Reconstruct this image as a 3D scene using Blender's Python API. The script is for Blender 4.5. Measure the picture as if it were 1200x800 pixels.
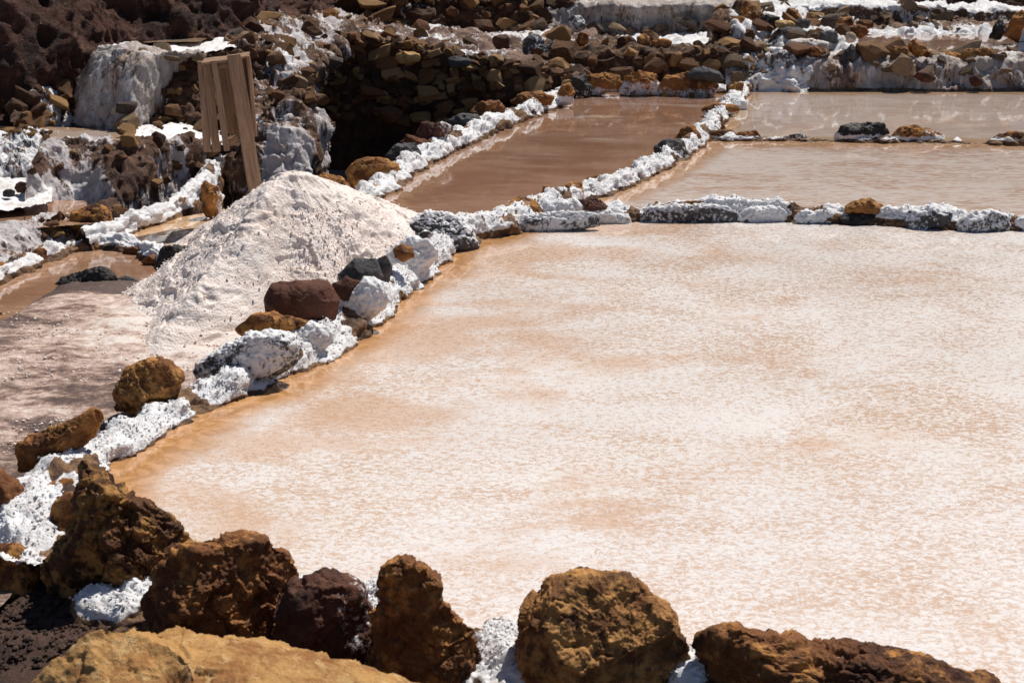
import bpy, math, random
import numpy as np
R_ = math.radians
for o in list(bpy.data.objects): bpy.data.objects.remove(o)
scene = bpy.context.scene
COL = scene.collection

# ------------------------------------------------------------------ camera
CAM_H, PITCH, FPX = 2.4, R_(18.0), 1667.0
cam_d = bpy.data.cameras.new('camera'); cam = bpy.data.objects.new('camera', cam_d); COL.objects.link(cam)
cam_d.sensor_width = 36.0; cam_d.lens = 36.0*FPX/1200.0
cam_d.clip_start = 0.05; cam_d.clip_end = 2000
cam.location = (0, 0, CAM_H); cam.rotation_euler = (math.pi/2-PITCH, 0, 0)
cam_d.dof.use_dof = True; cam_d.dof.focus_distance = 8.2; cam_d.dof.aperture_fstop = 7.0
scene.camera = cam
# ------------------------------------------------------------------ sky, sun, exposure
SUN_EL, SUN_AZ = R_(60.0), R_(41.0)          # the sun stands behind the far terraces, a little to the right
w = bpy.data.worlds.new("World"); scene.world = w; w.use_nodes = True
nt = w.node_tree; nt.nodes.clear()
sky = nt.nodes.new('ShaderNodeTexSky'); sky.sky_type = 'NISHITA'; sky.sun_disc = False
sky.sun_elevation = SUN_EL; sky.sun_rotation = SUN_AZ; sky.altitude = 3300; sky.air_density = 1.0; sky.dust_density = 0.6
bg = nt.nodes.new('ShaderNodeBackground'); bg.inputs['Strength'].default_value = 0.068
wo = nt.nodes.new('ShaderNodeOutputWorld')
nt.links.new(sky.outputs[0], bg.inputs[0]); nt.links.new(bg.outputs[0], wo.inputs[0])
sd = bpy.data.lights.new('sun', 'SUN'); sd.energy = 4.7; sd.angle = R_(0.5); sd.color = (1.0, 0.955, 0.89)
sun = bpy.data.objects.new('sun', sd); COL.objects.link(sun); sun.location = (4, 10, 12)
sun.rotation_euler = (math.pi/2-SUN_EL, 0, math.pi-SUN_AZ)
scene.view_settings.view_transform = 'Standard'; scene.view_settings.look = 'None'
scene.view_settings.exposure = 0.08; scene.view_settings.gamma = 1.0
scene.render.engine = 'CYCLES'

# ------------------------------------------------------------------ numpy noise
def _h(ix, iy, iz, s):
    n = (ix.astype(np.int64)*374761393 + iy.astype(np.int64)*668265263 + iz.astype(np.int64)*2147483647 + s*1274126177) & 0x7fffffff
    n = ((n ^ (n >> 13))*1274126177) & 0x7fffffff
    n = ((n ^ (n >> 15))*668265263) & 0x7fffffff
    return (n ^ (n >> 16)) & 0xffff
GR = np.random.RandomState(3).normal(size=(256, 3)); GR /= np.linalg.norm(GR, axis=1)[:, None]
def perlin(p, s=0):
    p = np.asarray(p, float); i = np.floor(p).astype(np.int64); f = p-i
    u = f*f*f*(f*(f*6-15)+10); out = 0
    for dx in (0, 1):
        wx = u[:, 0] if dx else 1-u[:, 0]
        for dy in (0, 1):
            wy = u[:, 1] if dy else 1-u[:, 1]
            for dz in (0, 1):
                wz = u[:, 2] if dz else 1-u[:, 2]
                g = GR[_h(i[:, 0]+dx, i[:, 1]+dy, i[:, 2]+dz, s) & 255]
                out = out + wx*wy*wz*(g[:, 0]*(f[:, 0]-dx)+g[:, 1]*(f[:, 1]-dy)+g[:, 2]*(f[:, 2]-dz))
    return out*1.6
def fbm(p, octv=4, s=0, gain=0.5):
    a, t, q = 1.0, 0, np.array(p, float)
    for k in range(octv):
        t = t + a*perlin(q, s+k*17); a *= gain; q = q*2.03+5.1
    return t
def ridged(p, octv=4, s=0, gain=0.5):
    a, t, q = 1.0, 0, np.array(p, float)
    for k in range(octv):
        t = t + a*(1-np.abs(perlin(q, s+k*17))*2); a *= gain; q = q*2.05+3.7
    return t/1.6-0.45
def worley(p, s=0):
    """distance to the nearest and the second nearest feature point"""
    p = np.asarray(p, float); i = np.floor(p).astype(np.int64); f = p-i
    d1 = np.full(len(p), 9.0); d2 = np.full(len(p), 9.0)
    for dx in (-1, 0, 1):
        for dy in (-1, 0, 1):
            for dz in (-1, 0, 1):
                a, b, c = i[:, 0]+dx, i[:, 1]+dy, i[:, 2]+dz
                h1 = _h(a, b, c, s)/65535.0; h2 = _h(a, b, c, s+7)/65535.0; h3 = _h(a, b, c, s+13)/65535.0
                d = (dx+h1-f[:, 0])**2+(dy+h2-f[:, 1])**2+(dz+h3-f[:, 2])**2
                d2 = np.minimum(np.maximum(d, d1), d2); d1 = np.minimum(d, d1)
    return np.sqrt(d1), np.sqrt(d2)
def chisel(p, s=0):
    """planes tilted at random, one per cell: broken faces with sharp steps between them"""
    p = np.asarray(p, float); i = np.floor(p).astype(np.int64); f = p-i
    d1 = np.full(len(p), 9.0); out = np.zeros(len(p))
    for dx in (-1, 0, 1):
        for dy in (-1, 0, 1):
            for dz in (-1, 0, 1):
                a, b, c = i[:, 0]+dx, i[:, 1]+dy, i[:, 2]+dz
                h1 = _h(a, b, c, s)/65535.0; h2 = _h(a, b, c, s+7)/65535.0; h3 = _h(a, b, c, s+13)/65535.0
                r = np.stack([dx+h1-f[:, 0], dy+h2-f[:, 1], dz+h3-f[:, 2]], 1); d = (r**2).sum(1)
                g = GR[_h(a, b, c, s+29) & 255]; v = -(r*g).sum(1)+0.5*(h1-0.5)
                k = d < d1; out = np.where(k, v, out); d1 = np.minimum(d, d1)
    return out
def sstep(a, b, x):
    t = np.clip((x-a)/(b-a), 0, 1); return t*t*(3-2*t)

# ------------------------------------------------------------------ placing: a point of the place from a sight line and a level or a distance
def P(px, py=None, y=None, z=None):
    if py is None:                                   # y and z given
        depth = y*math.cos(PITCH)+(CAM_H-z)*math.sin(PITCH)
        return np.array([(px-600)/FPX*depth, y, z])
    rx, ru = (px-600)/FPX, (400-py)/FPX
    dy = math.cos(PITCH)+ru*math.sin(PITCH); dz = -math.sin(PITCH)+ru*math.cos(PITCH)
    t = y/dy if y is not None else (z-CAM_H)/dz
    return np.array([rx*t, dy*t, CAM_H+dz*t])

# ------------------------------------------------------------------ mesh helpers
def mesh_np(name, V, F, attrs=None, mat=None, smooth=True):
    V = np.asarray(V, np.float32); F = np.asarray(F, np.int32)
    me = bpy.data.meshes.new(name); n = F.shape[1]
    me.vertices.add(len(V)); me.vertices.foreach_set('co', V.ravel())
    me.loops.add(F.size); me.loops.foreach_set('vertex_index', F.ravel())
    me.polygons.add(len(F)); me.polygons.foreach_set('loop_start', np.arange(len(F), dtype=np.int32)*n)
    me.polygons.foreach_set('use_smooth', np.full(len(F), smooth))
    for k, a in (attrs or {}).items():
        at = me.attributes.new(k, 'FLOAT', 'POINT'); at.data.foreach_set('value', np.asarray(a, np.float32))
    if mat: me.materials.append(mat)
    me.update(calc_edges=True); me.validate()
    return me
def link(name, me, parent=None, loc=(0, 0, 0)):
    o = bpy.data.objects.new(name, me); COL.objects.link(o); o.location = tuple(float(c) for c in loc)
    if parent is not None: o.parent = parent
    return o
def tag(o, label=None, cat=None, group=None, kind=None):
    if label: o['label'] = label
    if cat: o['category'] = cat
    if group: o['group'] = group
    if kind: o['kind'] = kind
    return o
def grid_faces(nr, nc):
    r, c = np.meshgrid(np.arange(nr-1), np.arange(nc-1), indexing='ij'); a = (r*nc+c).ravel()
    return np.stack([a, a+1, a+nc+1, a+nc], 1)
_ico = {}
def ico(sub):
    if sub in _ico: return _ico[sub]
    t = (1+5**.5)/2
    V = [(-1,t,0),(1,t,0),(-1,-t,0),(1,-t,0),(0,-1,t),(0,1,t),(0,-1,-t),(0,1,-t),(t,0,-1),(t,0,1),(-t,0,-1),(-t,0,1)]
    F = [(0,11,5),(0,5,1),(0,1,7),(0,7,10),(0,10,11),(1,5,9),(5,11,4),(11,10,2),(10,7,6),(7,1,8),(3,9,4),(3,4,2),(3,2,6),(3,6,8),(3,8,9),(4,9,5),(2,4,11),(6,2,10),(8,6,7),(9,8,1)]
    V = np.array(V, float); F = np.array(F)
    V /= np.linalg.norm(V, axis=1)[:, None]
    for _ in range(sub-1):
        E = np.concatenate([F[:, [0,1]], F[:, [1,2]], F[:, [2,0]]]); Es = np.sort(E, 1)
        u, inv = np.unique(Es, axis=0, return_inverse=True); inv = inv.ravel()
        M = V[u[:, 0]]+V[u[:, 1]]; M /= np.linalg.norm(M, axis=1)[:, None]
        n = len(F); a, b, c = inv[:n]+len(V), inv[n:2*n]+len(V), inv[2*n:]+len(V)
        V = np.concatenate([V, M])
        F = np.concatenate([np.stack([F[:,0],a,c],1), np.stack([F[:,1],b,a],1), np.stack([F[:,2],c,b],1), np.stack([a,b,c],1)])
    a, b, c = V[F[0, 0]], V[F[0, 1]], V[F[0, 2]]
    if np.cross(b-a, c-a)@a < 0: F = F[:, ::-1].copy()
    _ico[sub] = (V, F); return V, F
def vnormals(V, F):
    n = np.zeros_like(V)
    a, b, c = V[F[:, 0]], V[F[:, 1]], V[F[:, 2]]
    fn = np.cross(b-a, c-a)
    for k in range(F.shape[1]): np.add.at(n, F[:, k], fn)
    return n/np.maximum(np.linalg.norm(n, axis=1), 1e-9)[:, None]

# ------------------------------------------------------------------ materials
def mk(name):
    m = bpy.data.materials.new(name); m.use_nodes = True; n = m.node_tree
    bs = n.nodes['Principled BSDF']; return m, n, bs
class N:
    """short node builder"""
    def __init__(s, nt): s.nt = nt; s.L = nt.links
    def new(s, t, **k):
        n = s.nt.nodes.new(t)
        for a, b in k.items(): setattr(n, a, b)
        return n
    def set(s, sock, v):
        if isinstance(v, bpy.types.NodeSocket): s.L.new(v, sock)
        elif isinstance(v, (tuple, list)) and len(v) == 3 and len(sock.default_value) == 4: sock.default_value = (*v, 1)
        else: sock.default_value = v
    def coord(s, kind='Object', scale=(1, 1, 1), rot=(0, 0, 0)):
        c = s.new('ShaderNodeTexCoord'); mp = s.new('ShaderNodeMapping'); s.L.new(c.outputs[kind], mp.inputs[0])
        mp.inputs['Scale'].default_value = scale; mp.inputs['Rotation'].default_value = rot; return mp.outputs[0]
    def noise(s, vec, scale, detail=4, rough=0.55, dist=0):
        n = s.new('ShaderNodeTexNoise'); s.L.new(vec, n.inputs['Vector'])
        n.inputs['Scale'].default_value = scale; n.inputs['Detail'].default_value = detail
        n.inputs['Roughness'].default_value = rough; n.inputs['Distortion'].default_value = dist; return n.outputs['Fac']
    def voro(s, vec, scale, feat='F1', out='Distance'):
        n = s.new('ShaderNodeTexVoronoi', feature=feat); s.L.new(vec, n.inputs['Vector']); n.inputs['Scale'].default_value = scale
        return n.outputs[out]
    def mr(s, v, a, b, c=0.0, d=1.0):
        n = s.new('ShaderNodeMapRange', interpolation_type='SMOOTHSTEP'); s.set(n.inputs[0], v)
        for k, x in zip((1, 2, 3, 4), (a, b, c, d)): s.set(n.inputs[k], x)
        return n.outputs[0]
    def math(s, op, a, b=0.0, clamp=False):
        n = s.new('ShaderNodeMath', operation=op, use_clamp=clamp); s.set(n.inputs[0], a); s.set(n.inputs[1], b); return n.outputs[0]
    def mix(s, f, a, b):
        n = s.new('ShaderNodeMix', data_type='RGBA'); s.set(n.inputs['Factor'], f); s.set(n.inputs['A'], a); s.set(n.inputs['B'], b); return n.outputs['Result']
    def mixf(s, f, a, b):
        n = s.new('ShaderNodeMix', data_type='FLOAT'); s.set(n.inputs[0], f); s.set(n.inputs[2], a); s.set(n.inputs[3], b); return n.outputs[0]
    def attr(s, name): return s.new('ShaderNodeAttribute', attribute_name=name).outputs['Fac']
    def rnd(s): return s.new('ShaderNodeObjectInfo').outputs['Random']
    def addv(s, vec, x):
        n = s.new('ShaderNodeVectorMath', operation='ADD'); s.L.new(vec, n.inputs[0]); s.set(n.inputs[1], x); return n.outputs[0]
    def bump(s, h, dist, strength=1.0, prev=None):
        n = s.new('ShaderNodeBump'); n.inputs['Distance'].default_value = dist; n.inputs['Strength'].default_value = strength
        s.L.new(h, n.inputs['Height'])
        if prev is not None: s.L.new(prev, n.inputs['Normal'])
        return n.outputs[0]
SALT = (0.78, 0.765, 0.76); SALT_DIRTY = (0.54, 0.45, 0.40)
def sv_(n, v, k):
    q = n.new('ShaderNodeVectorMath', operation='MULTIPLY'); n.L.new(v, q.inputs[0]); q.inputs[1].default_value = (1, 1, k); return q.outputs[0]
def rock_mat(name, dark, mid, light, salt=0.0, scale=1.0, rough=0.8, rnd_amt=0.5, streak=1.0, fine=1.0, bumpd=0.012, spec=0.3, light_at=(0.52, 0.68), crustc=None):
    m, t, bs = mk(name); n = N(t)
    v = n.coord(); r = n.rnd(); off = n.new('ShaderNodeCombineXYZ'); 
    for k, q in enumerate((13.0, 37.0, 71.0)): n.set(off.inputs[k], n.math('MULTIPLY', r, q))
    v = n.addv(v, off.outputs[0])
    a = n.noise(v, 3.2*scale, 6, 0.65, 0.4); b = n.noise(v, 11*scale, 6, 0.7); c = n.noise(v, 55*scale, 4, 0.7)
    f1 = n.mr(n.math('ADD', a, n.math('MULTIPLY', n.math('SUBTRACT', r, 0.5), 0.22*rnd_amt)), 0.38, 0.58)
    col = n.mix(f1, dark, mid)
    col = n.mix(n.mr(n.math('ADD', b, n.math('MULTIPLY', n.math('SUBTRACT', n.math('FRACT', n.math('MULTIPLY', r, 7.31)), 0.5), 0.35*rnd_amt)), *light_at), col, light)
    col = n.mix(n.mr(c, 0.35, 0.62, 0.0, 0.45), col, n.mix(0.55, col, dark))
    # salt bloom
    sv = n.new('ShaderNodeVectorMath', operation='MULTIPLY'); n.L.new(v, sv.inputs[0]); sv.inputs[1].default_value = (1, 1, streak)
    s1 = n.noise(sv.outputs[0], 7*scale, 5, 0.7, 0.6); s2 = n.noise(sv.outputs[0], 38*scale, 3, 0.7)
    sa = n.math('ADD', n.attr('salt'), salt)
    sm = n.math('ADD', sa, n.math('ADD', n.math('MULTIPLY', n.math('SUBTRACT', s1, 0.5), 1.5), n.math('MULTIPLY', n.math('SUBTRACT', s2, 0.5), 1.3)))
    sm = n.mr(sm, 0.38, 0.66)
    sc = n.mix(n.mr(n.noise(v, 5*scale, 4), 0.5, 0.75, 0, 0.45), SALT, SALT_DIRTY) if not crustc else n.mix(n.mr(n.noise(sv_(n, v, streak), 6*scale, 5, 0.7), 0.50, 0.66), *crustc)
    n.set(bs.inputs['Base Color'], n.mix(sm, col, sc))
    n.set(bs.inputs['Roughness'], n.mixf(sm, rough, 0.65)); bs.inputs['Specular IOR Level'].default_value = spec
    h = n.math('ADD', n.math('MULTIPLY', b, 0.8), n.math('MULTIPLY', c, 0.35))
    bp = n.bump(h, bumpd*1.3, 1.0)
    g = n.voro(v, 90*scale*fine)
    bp = n.bump(n.math('MULTIPLY', g, n.mixf(sm, 0.6, 1.0)), bumpd*0.16, 0.9, bp)
    bp = n.bump(n.noise(v, 190*scale*fine, 3, 0.7), bumpd*0.12, 0.8, bp)
    n.set(bs.inputs['Normal'], bp)
    return m
M_OCH = rock_mat('ochre_rock', (0.11, 0.040, 0.013), (0.32, 0.135, 0.038), (0.52, 0.26, 0.075))
M_BRN = rock_mat('brown_rock', (0.055, 0.019, 0.008), (0.20, 0.077, 0.025), (0.52, 0.235, 0.062), light_at=(0.47, 0.64))
M_DKB = rock_mat('dark_brown_rock', (0.035, 0.013, 0.006), (0.115, 0.048, 0.018), (0.40, 0.20, 0.055), light_at=(0.52, 0.66))
M_GLD = rock_mat('golden_brown_rock', (0.08, 0.032, 0.012), (0.27, 0.115, 0.036), (0.55, 0.275, 0.085), light_at=(0.43, 0.6))
M_RED = rock_mat('red_brown_rock', (0.05, 0.020, 0.012), (0.12, 0.045, 0.026), (0.17, 0.07, 0.04), rnd_amt=0.2)
M_GRY = rock_mat('grey_rock', (0.045, 0.042, 0.042), (0.09, 0.085, 0.085), (0.15, 0.14, 0.13))
M_BLK = rock_mat('black_rock', (0.012, 0.010, 0.010), (0.03, 0.024, 0.022), (0.06, 0.05, 0.045), rough=0.55)
M_SLAB = rock_mat('pale_ochre_rock', (0.30, 0.13, 0.04), (0.54, 0.30, 0.105), (0.68, 0.46, 0.21), scale=2.0, light_at=(0.46, 0.64))
M_WALL = rock_mat('earth_and_stone', (0.04, 0.019, 0.011), (0.115, 0.056, 0.03), (0.28, 0.155, 0.065), scale=0.9, streak=0.3, bumpd=0.02)
M_WALLW = rock_mat('salted_wall', (0.06, 0.032, 0.022), (0.14, 0.075, 0.045), (0.25, 0.15, 0.08), salt=0.0, scale=0.9, streak=0.28, bumpd=0.02)
M_STONE = rock_mat('wall_stone', (0.06, 0.026, 0.013), (0.19, 0.085, 0.035), (0.38, 0.21, 0.08), salt=0.08, rnd_amt=1.6, scale=2.0, bumpd=0.010)
M_TERR = rock_mat('terrace_earth', (0.09, 0.05, 0.035), (0.22, 0.135, 0.10), (0.34, 0.235, 0.185), rnd_amt=0, scale=1.0, bumpd=0.02)
M_STONEP = rock_mat('brightened_pit_stone', (0.08, 0.036, 0.016), (0.25, 0.12, 0.05), (0.46, 0.28, 0.12), rnd_amt=1.6, scale=2.0, bumpd=0.010)  # wall stone in lighter colours, standing in for fill light in the pit
M_STONEW = rock_mat('salted_stone', (0.055, 0.03, 0.02), (0.15, 0.085, 0.04), (0.32, 0.2, 0.10), salt=0.26, rnd_amt=1.5, scale=2.0, bumpd=0.010)
M_WALLL = rock_mat('shade_grey_crust', (0.055, 0.027, 0.018), (0.13, 0.065, 0.038), (0.25, 0.14, 0.07), salt=0.0, scale=0.9, streak=0.22, bumpd=0.02, crustc=((0.50, 0.45, 0.44), (0.78, 0.76, 0.76)))  # streaked salt greyed towards lilac: shade on the wall faces put into the colour
M_WALLD = rock_mat('drip_stained_crust', (0.10, 0.06, 0.045), (0.19, 0.12, 0.085), (0.30, 0.2, 0.13), salt=0.0, scale=0.9, streak=0.28, bumpd=0.02, crustc=((0.42, 0.355, 0.32), (0.70, 0.66, 0.63)))
M_DIRT = rock_mat('brown_dirt', (0.035, 0.019, 0.014), (0.075, 0.04, 0.028), (0.12, 0.065, 0.045), scale=1.5, rnd_amt=0, bumpd=0.012)
M_HILL = rock_mat('red_earth_slope', (0.030, 0.015, 0.011), (0.10, 0.040, 0.027), (0.19, 0.10, 0.065), scale=0.5, rnd_amt=0, bumpd=0.09, rough=0.9)
def salt_mat(name, c1, c2, c3, bumpd=0.012, sc=1.0):
    m, t, bs = mk(name); n = N(t); v = n.coord()
    a = n.noise(v, 2.5*sc, 6, 0.65, 0.4); b = n.noise(v, 14*sc, 5, 0.7); c = n.noise(v, 70*sc, 4, 0.75)
    col = n.mix(n.mr(a, 0.42, 0.66), c1, c2); col = n.mix(n.mr(b, 0.50, 0.70, 0, 0.6), col, c3)
    col = n.mix(n.mr(c, 0.5, 0.7, 0, 0.3), col, c3)
    col = n.mix(n.mr(n.math('SUBTRACT', n.attr('dirt'), n.math('ADD', n.math('MULTIPLY', n.math('SUBTRACT', b, 0.5), 0.9), n.math('MULTIPLY', n.math('SUBTRACT', c, 0.5), 0.3))), 0.36, 0.62), col, n.mix(n.mr(b, 0.4, 0.6), (0.07, 0.035, 0.02), (0.24, 0.13, 0.06)))
    n.set(bs.inputs['Base Color'], col); bs.inputs['Roughness'].default_value = 0.7; bs.inputs['Specular IOR Level'].default_value = 0.35
    bp = n.bump(c, bumpd*0.5, 1.0); bp = n.bump(n.voro(v, 60*sc), bumpd*0.28, 1.0, bp); bp = n.bump(n.noise(v, 210*sc, 3, 0.8), bumpd*0.14, 1.0, bp)
    n.set(bs.inputs['Normal'], bp); return m
M_SALT = salt_mat('salt_crust', (0.80, 0.795, 0.80), (0.74, 0.72, 0.71), (0.52, 0.44, 0.38))
M_PILE = salt_mat('heaped_salt', (0.87, 0.775, 0.71), (0.80, 0.675, 0.60), (0.64, 0.48, 0.39), sc=1.2, bumpd=0.012)
M_FLOOR = salt_mat('salt_floor', (0.82, 0.80, 0.79), (0.76, 0.72, 0.69), (0.55, 0.45, 0.38), sc=0.8)

def mud_mat():
    m, t, bs = mk('salty_mud'); n = N(t); v = n.coord(scale=(0.8, 1.7, 1), rot=(0, 0, -0.35)); v2 = n.coord()
    a = n.noise(v, 1.3, 7, 0.68, 0.8); b = n.noise(v, 6, 6, 0.7, 0.3); c = n.noise(v2, 45, 4, 0.7)
    s = n.math('ADD', n.attr('salt'), n.math('ADD', n.math('MULTIPLY', n.math('SUBTRACT', a, 0.5), 2.4), n.math('ADD', n.math('MULTIPLY', n.math('SUBTRACT', b, 0.5), 1.9), n.math('MULTIPLY', n.math('SUBTRACT', n.noise(v2, 24, 4, 0.75), 0.5), 1.1))))
    col = n.mix(n.mr(s, 0.15, 0.5), (0.10, 0.062, 0.052), (0.26, 0.165, 0.125)); col = n.mix(n.mr(s, 0.42, 0.75), col, (0.52, 0.385, 0.315))
    col = n.mix(n.mr(s, 0.72, 1.05), col, (0.70, 0.62, 0.56))
    col = n.mix(n.mr(c, 0.55, 0.72, 0, 0.4), col, (0.12, 0.075, 0.055))
    n.set(bs.inputs['Base Color'], col); n.set(bs.inputs['Roughness'], n.mr(s, 0.2, 0.9, 0.45, 0.8))
    bp = n.bump(b, 0.02, 0.8); bp = n.bump(c, 0.009, 0.9, bp); bp = n.bump(n.noise(v2, 160, 3, 0.8), 0.001, 1.0, bp)
    n.set(bs.inputs['Normal'], bp); return m
M_MUD = mud_mat()

def water_mat(name, base, base2, fleck=(0.8, 0.77, 0.74), amount=0.5, fs=22.0, edge=(0.5, 0.25, 0.09), edge_w=0.3, rough=0.06, stretch=(0.55, 1.25, 1), frough=0.35, scum=None, scum_at=(0.6, 0.72), bumpf=0.006, big=0.45, spec=0.5, film=1.0, ripple=1.0):
    m, t, bs = mk(name); n = N(t); v0 = n.coord(); v = n.coord(scale=stretch, rot=(0, 0, 0.12))
    A = n.noise(v0, big, 5, 0.6, 0.5); A2 = n.noise(v, 1.7, 5, 0.65, 0.6)
    f1 = n.noise(v, fs, 3, 0.72, 0.9); f2 = n.noise(v, fs*3.1, 2, 0.6)
    e = n.attr('edge')
    ew = n.math('ADD', e, n.math('MULTIPLY', n.math('SUBTRACT', n.noise(v0, 2.2, 5, 0.6, 0.6), 0.5), edge_w*1.6))
    inner = n.mr(ew, edge_w*0.35, edge_w*1.7)
    col = n.mix(n.mr(A2, 0.38, 0.64), base, base2)
    thr = n.math('ADD', n.math('MULTIPLY', n.math('SUBTRACT', A, 0.5), 0.35), n.math('ADD', n.math('MULTIPLY', n.math('SUBTRACT', A2, 0.5), 0.28), f1))
    thr = n.math('ADD', thr, n.math('MULTIPLY', n.math('SUBTRACT', f2, 0.5), 0.3))
    fm = n.mr(thr, 1-amount-0.10, 1-amount+0.11)
    fm = n.math('MULTIPLY', fm, inner)
    col = n.mix(n.math('MULTIPLY', fm, 0.85), col, fleck)
    if name == 'crystal_brine':                      # rusty blotches
        bl = n.mr(n.math('ADD', n.noise(v, 1.15, 7, 0.68, 0.3), n.mr(e, 0.2, 3.0, 0.12, 0.0)), 0.54, 0.72, 0, 0.65); col = n.mix(bl, col, (0.60, 0.365, 0.22))
    if scum:
        vs = n.coord(scale=(0.35, 1.6, 1), rot=(0, 0, 0.1))
        col = n.mix(n.mr(n.noise(vs, 1.2, 6, 0.65, 0.5), scum_at[0], scum_at[1], 0, 0.7), col, scum)
    # stained shallows along the dikes with fine drawn-out lines
    e2 = n.noise(v0, 7, 5, 0.7, 2.0)
    ec = n.mix(n.mr(e2, 0.40, 0.62), edge, tuple(min(1, c*1.35+0.05) for c in edge))
    col = n.mix(inner, ec, col)
    n.set(bs.inputs['Base Color'], col)
    n.set(bs.inputs['Roughness'], n.mixf(fm, rough, frough)); bs.inputs['IOR'].default_value = 1.36
    bs.inputs['Specular IOR Level'].default_value = spec
    bp = n.bump(n.math('MULTIPLY', thr, inner), bumpf, 1.0)
    n.set(bs.inputs['Normal'], bp)
    bs.inputs['Specular IOR Level'].default_value = 0.15
    wet = n.mixf(n.math('MULTIPLY', fm, n.mr(n.noise(v0, 0.7, 4), 0.4, 0.6, 0.3, 1.0)), 1.0, film)
    n.set(bs.inputs['Coat Weight'], wet); bs.inputs['Coat Roughness'].default_value = 0.025; bs.inputs['Coat IOR'].default_value = 1.36
    n.set(bs.inputs['Coat Normal'], n.bump(n.noise(v, 5, 3, 0.5), 0.00035*ripple, 1.0))
    return m
M_WA = water_mat('crystal_brine', (0.62, 0.43, 0.305), (0.67, 0.51, 0.40), amount=0.545, fs=40, film=0.5, fleck=(0.775, 0.745, 0.725), edge=(0.42, 0.21, 0.08), edge_w=0.17, stretch=(0.75, 1.15, 1), rough=0.10, frough=0.4)
M_WB = water_mat('brown_brine', (0.28, 0.145, 0.09), (0.38, 0.22, 0.15), amount=0.36, fs=9, fleck=(0.40, 0.27, 0.19), edge=(0.30, 0.16, 0.09), edge_w=0.2, rough=0.04, frough=0.08, scum=(0.62, 0.52, 0.45), scum_at=(0.62, 0.72), bumpf=0.001)
M_WC = water_mat('tan_brine', (0.52, 0.335, 0.235), (0.60, 0.43, 0.33), amount=0.54, fs=18, fleck=(0.76, 0.67, 0.61), edge=(0.46, 0.27, 0.15), edge_w=0.2, rough=0.07, frough=0.2, stretch=(0.35, 1.4, 1), bumpf=0.002)
M_WD = water_mat('pink_brine', (0.58, 0.44, 0.36), (0.66, 0.53, 0.45), amount=0.42, fs=8, fleck=(0.72, 0.61, 0.53), edge=(0.45, 0.29, 0.17), edge_w=0.15, rough=0.05, frough=0.1, bumpf=0.001)
M_WE = water_mat('rust_brine', (0.36, 0.20, 0.13), (0.42, 0.26, 0.18), amount=0.35, fs=8, fleck=(0.52, 0.38, 0.30), edge=(0.35, 0.2, 0.12), edge_w=0.15, rough=0.05, frough=0.1, bumpf=0.001)
M_WL = water_mat('shallow_brown_brine', (0.27, 0.14, 0.08), (0.36, 0.21, 0.13), amount=0.36, fs=10, fleck=(0.48, 0.33, 0.24), edge=(0.34, 0.19, 0.11), edge_w=0.15, rough=0.06, frough=0.1, bumpf=0.001)
M_WS = water_mat('pale_brine', (0.62, 0.55, 0.48), (0.66, 0.62, 0.58), amount=0.5, fs=14, fleck=(0.70, 0.70, 0.68), edge=(0.50, 0.30, 0.15), edge_w=0.32, rough=0.05, frough=0.1, bumpf=0.001)

# ------------------------------------------------------------------ surface builders
def catmull(Pc, n):
    """resample control points (k,...) to n points by Catmull-Rom"""
    Pc = np.asarray(Pc, float); k = len(Pc)
    if k == 2:
        t = np.linspace(0, 1, n).reshape((-1,)+(1,)*(Pc.ndim-1)); return Pc[0]*(1-t)+Pc[1]*t
    Q = np.concatenate([[2*Pc[0]-Pc[1]], Pc, [2*Pc[-1]-Pc[-2]]])
    s = np.linspace(0, k-1, n); i = np.minimum(s.astype(int), k-2); t = (s-i).reshape((-1,)+(1,)*(Pc.ndim-1))
    p0, p1, p2, p3 = Q[i], Q[i+1], Q[i+2], Q[i+3]
    return 0.5*((2*p1)+(-p0+p2)*t+(2*p0-5*p1+4*p2-p3)*t*t+(-p0+3*p1-3*p2+p3)*t*t*t)
def patch(name, rows, step, mat, disp, salt=None, parent=None, seed=0, maxn=420):
    """a relief surface through rows of control points; rows run bottom to top, points left to right"""
    C = np.array([[q for q in r] for r in rows], float)
    lw = np.max(np.sum(np.linalg.norm(np.diff(C, axis=1), axis=2), axis=1)); lh = np.max(np.sum(np.linalg.norm(np.diff(C, axis=0), axis=2), axis=0))
    nc = int(min(maxn, max(8, lw/step))); nr = int(min(maxn, max(6, lh/step)))
    G = catmull(C, nr); G = catmull(np.swapaxes(G, 0, 1), nc); G = np.swapaxes(G, 0, 1)
    V = G.reshape(-1, 3); F = grid_faces(nr, nc); nn = vnormals(V, F)
    u = np.tile(np.linspace(0, 1, nc), nr); v = np.repeat(np.linspace(0, 1, nr), nc)
    V2 = V+nn*disp(V, u, v, seed)[:, None]
    n2 = vnormals(V2, F)
    at = {'salt': salt(V2, n2, u, v, seed)} if salt else None
    me = mesh_np(name, V2, F, at, mat); o = link(name, me, parent)
    return o, V2.reshape(nr, nc, 3), n2.reshape(nr, nc, 3)
def d_rough(amp=0.06, sc=2.2, cob=0.05, cs=7.0, fine=0.012):
    def f(V, u, v, s):
        d = amp*fbm(V*sc, 5, s, 0.55)
        if cob:
            d1, d2 = worley(V*cs, s+3); d = d+cob*(sstep(0.0, 0.45, d2-d1)*(0.7+0.6*perlin(V*cs*0.5, s))-0.5)
        return d+fine*ridged(V*17, 3, s+5)+cob*0.9*chisel(V*cs*0.8+0.15*perlin(V*6, s)[:, None], s+2)+0.012*chisel(V*16, s+4)
    return f
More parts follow.
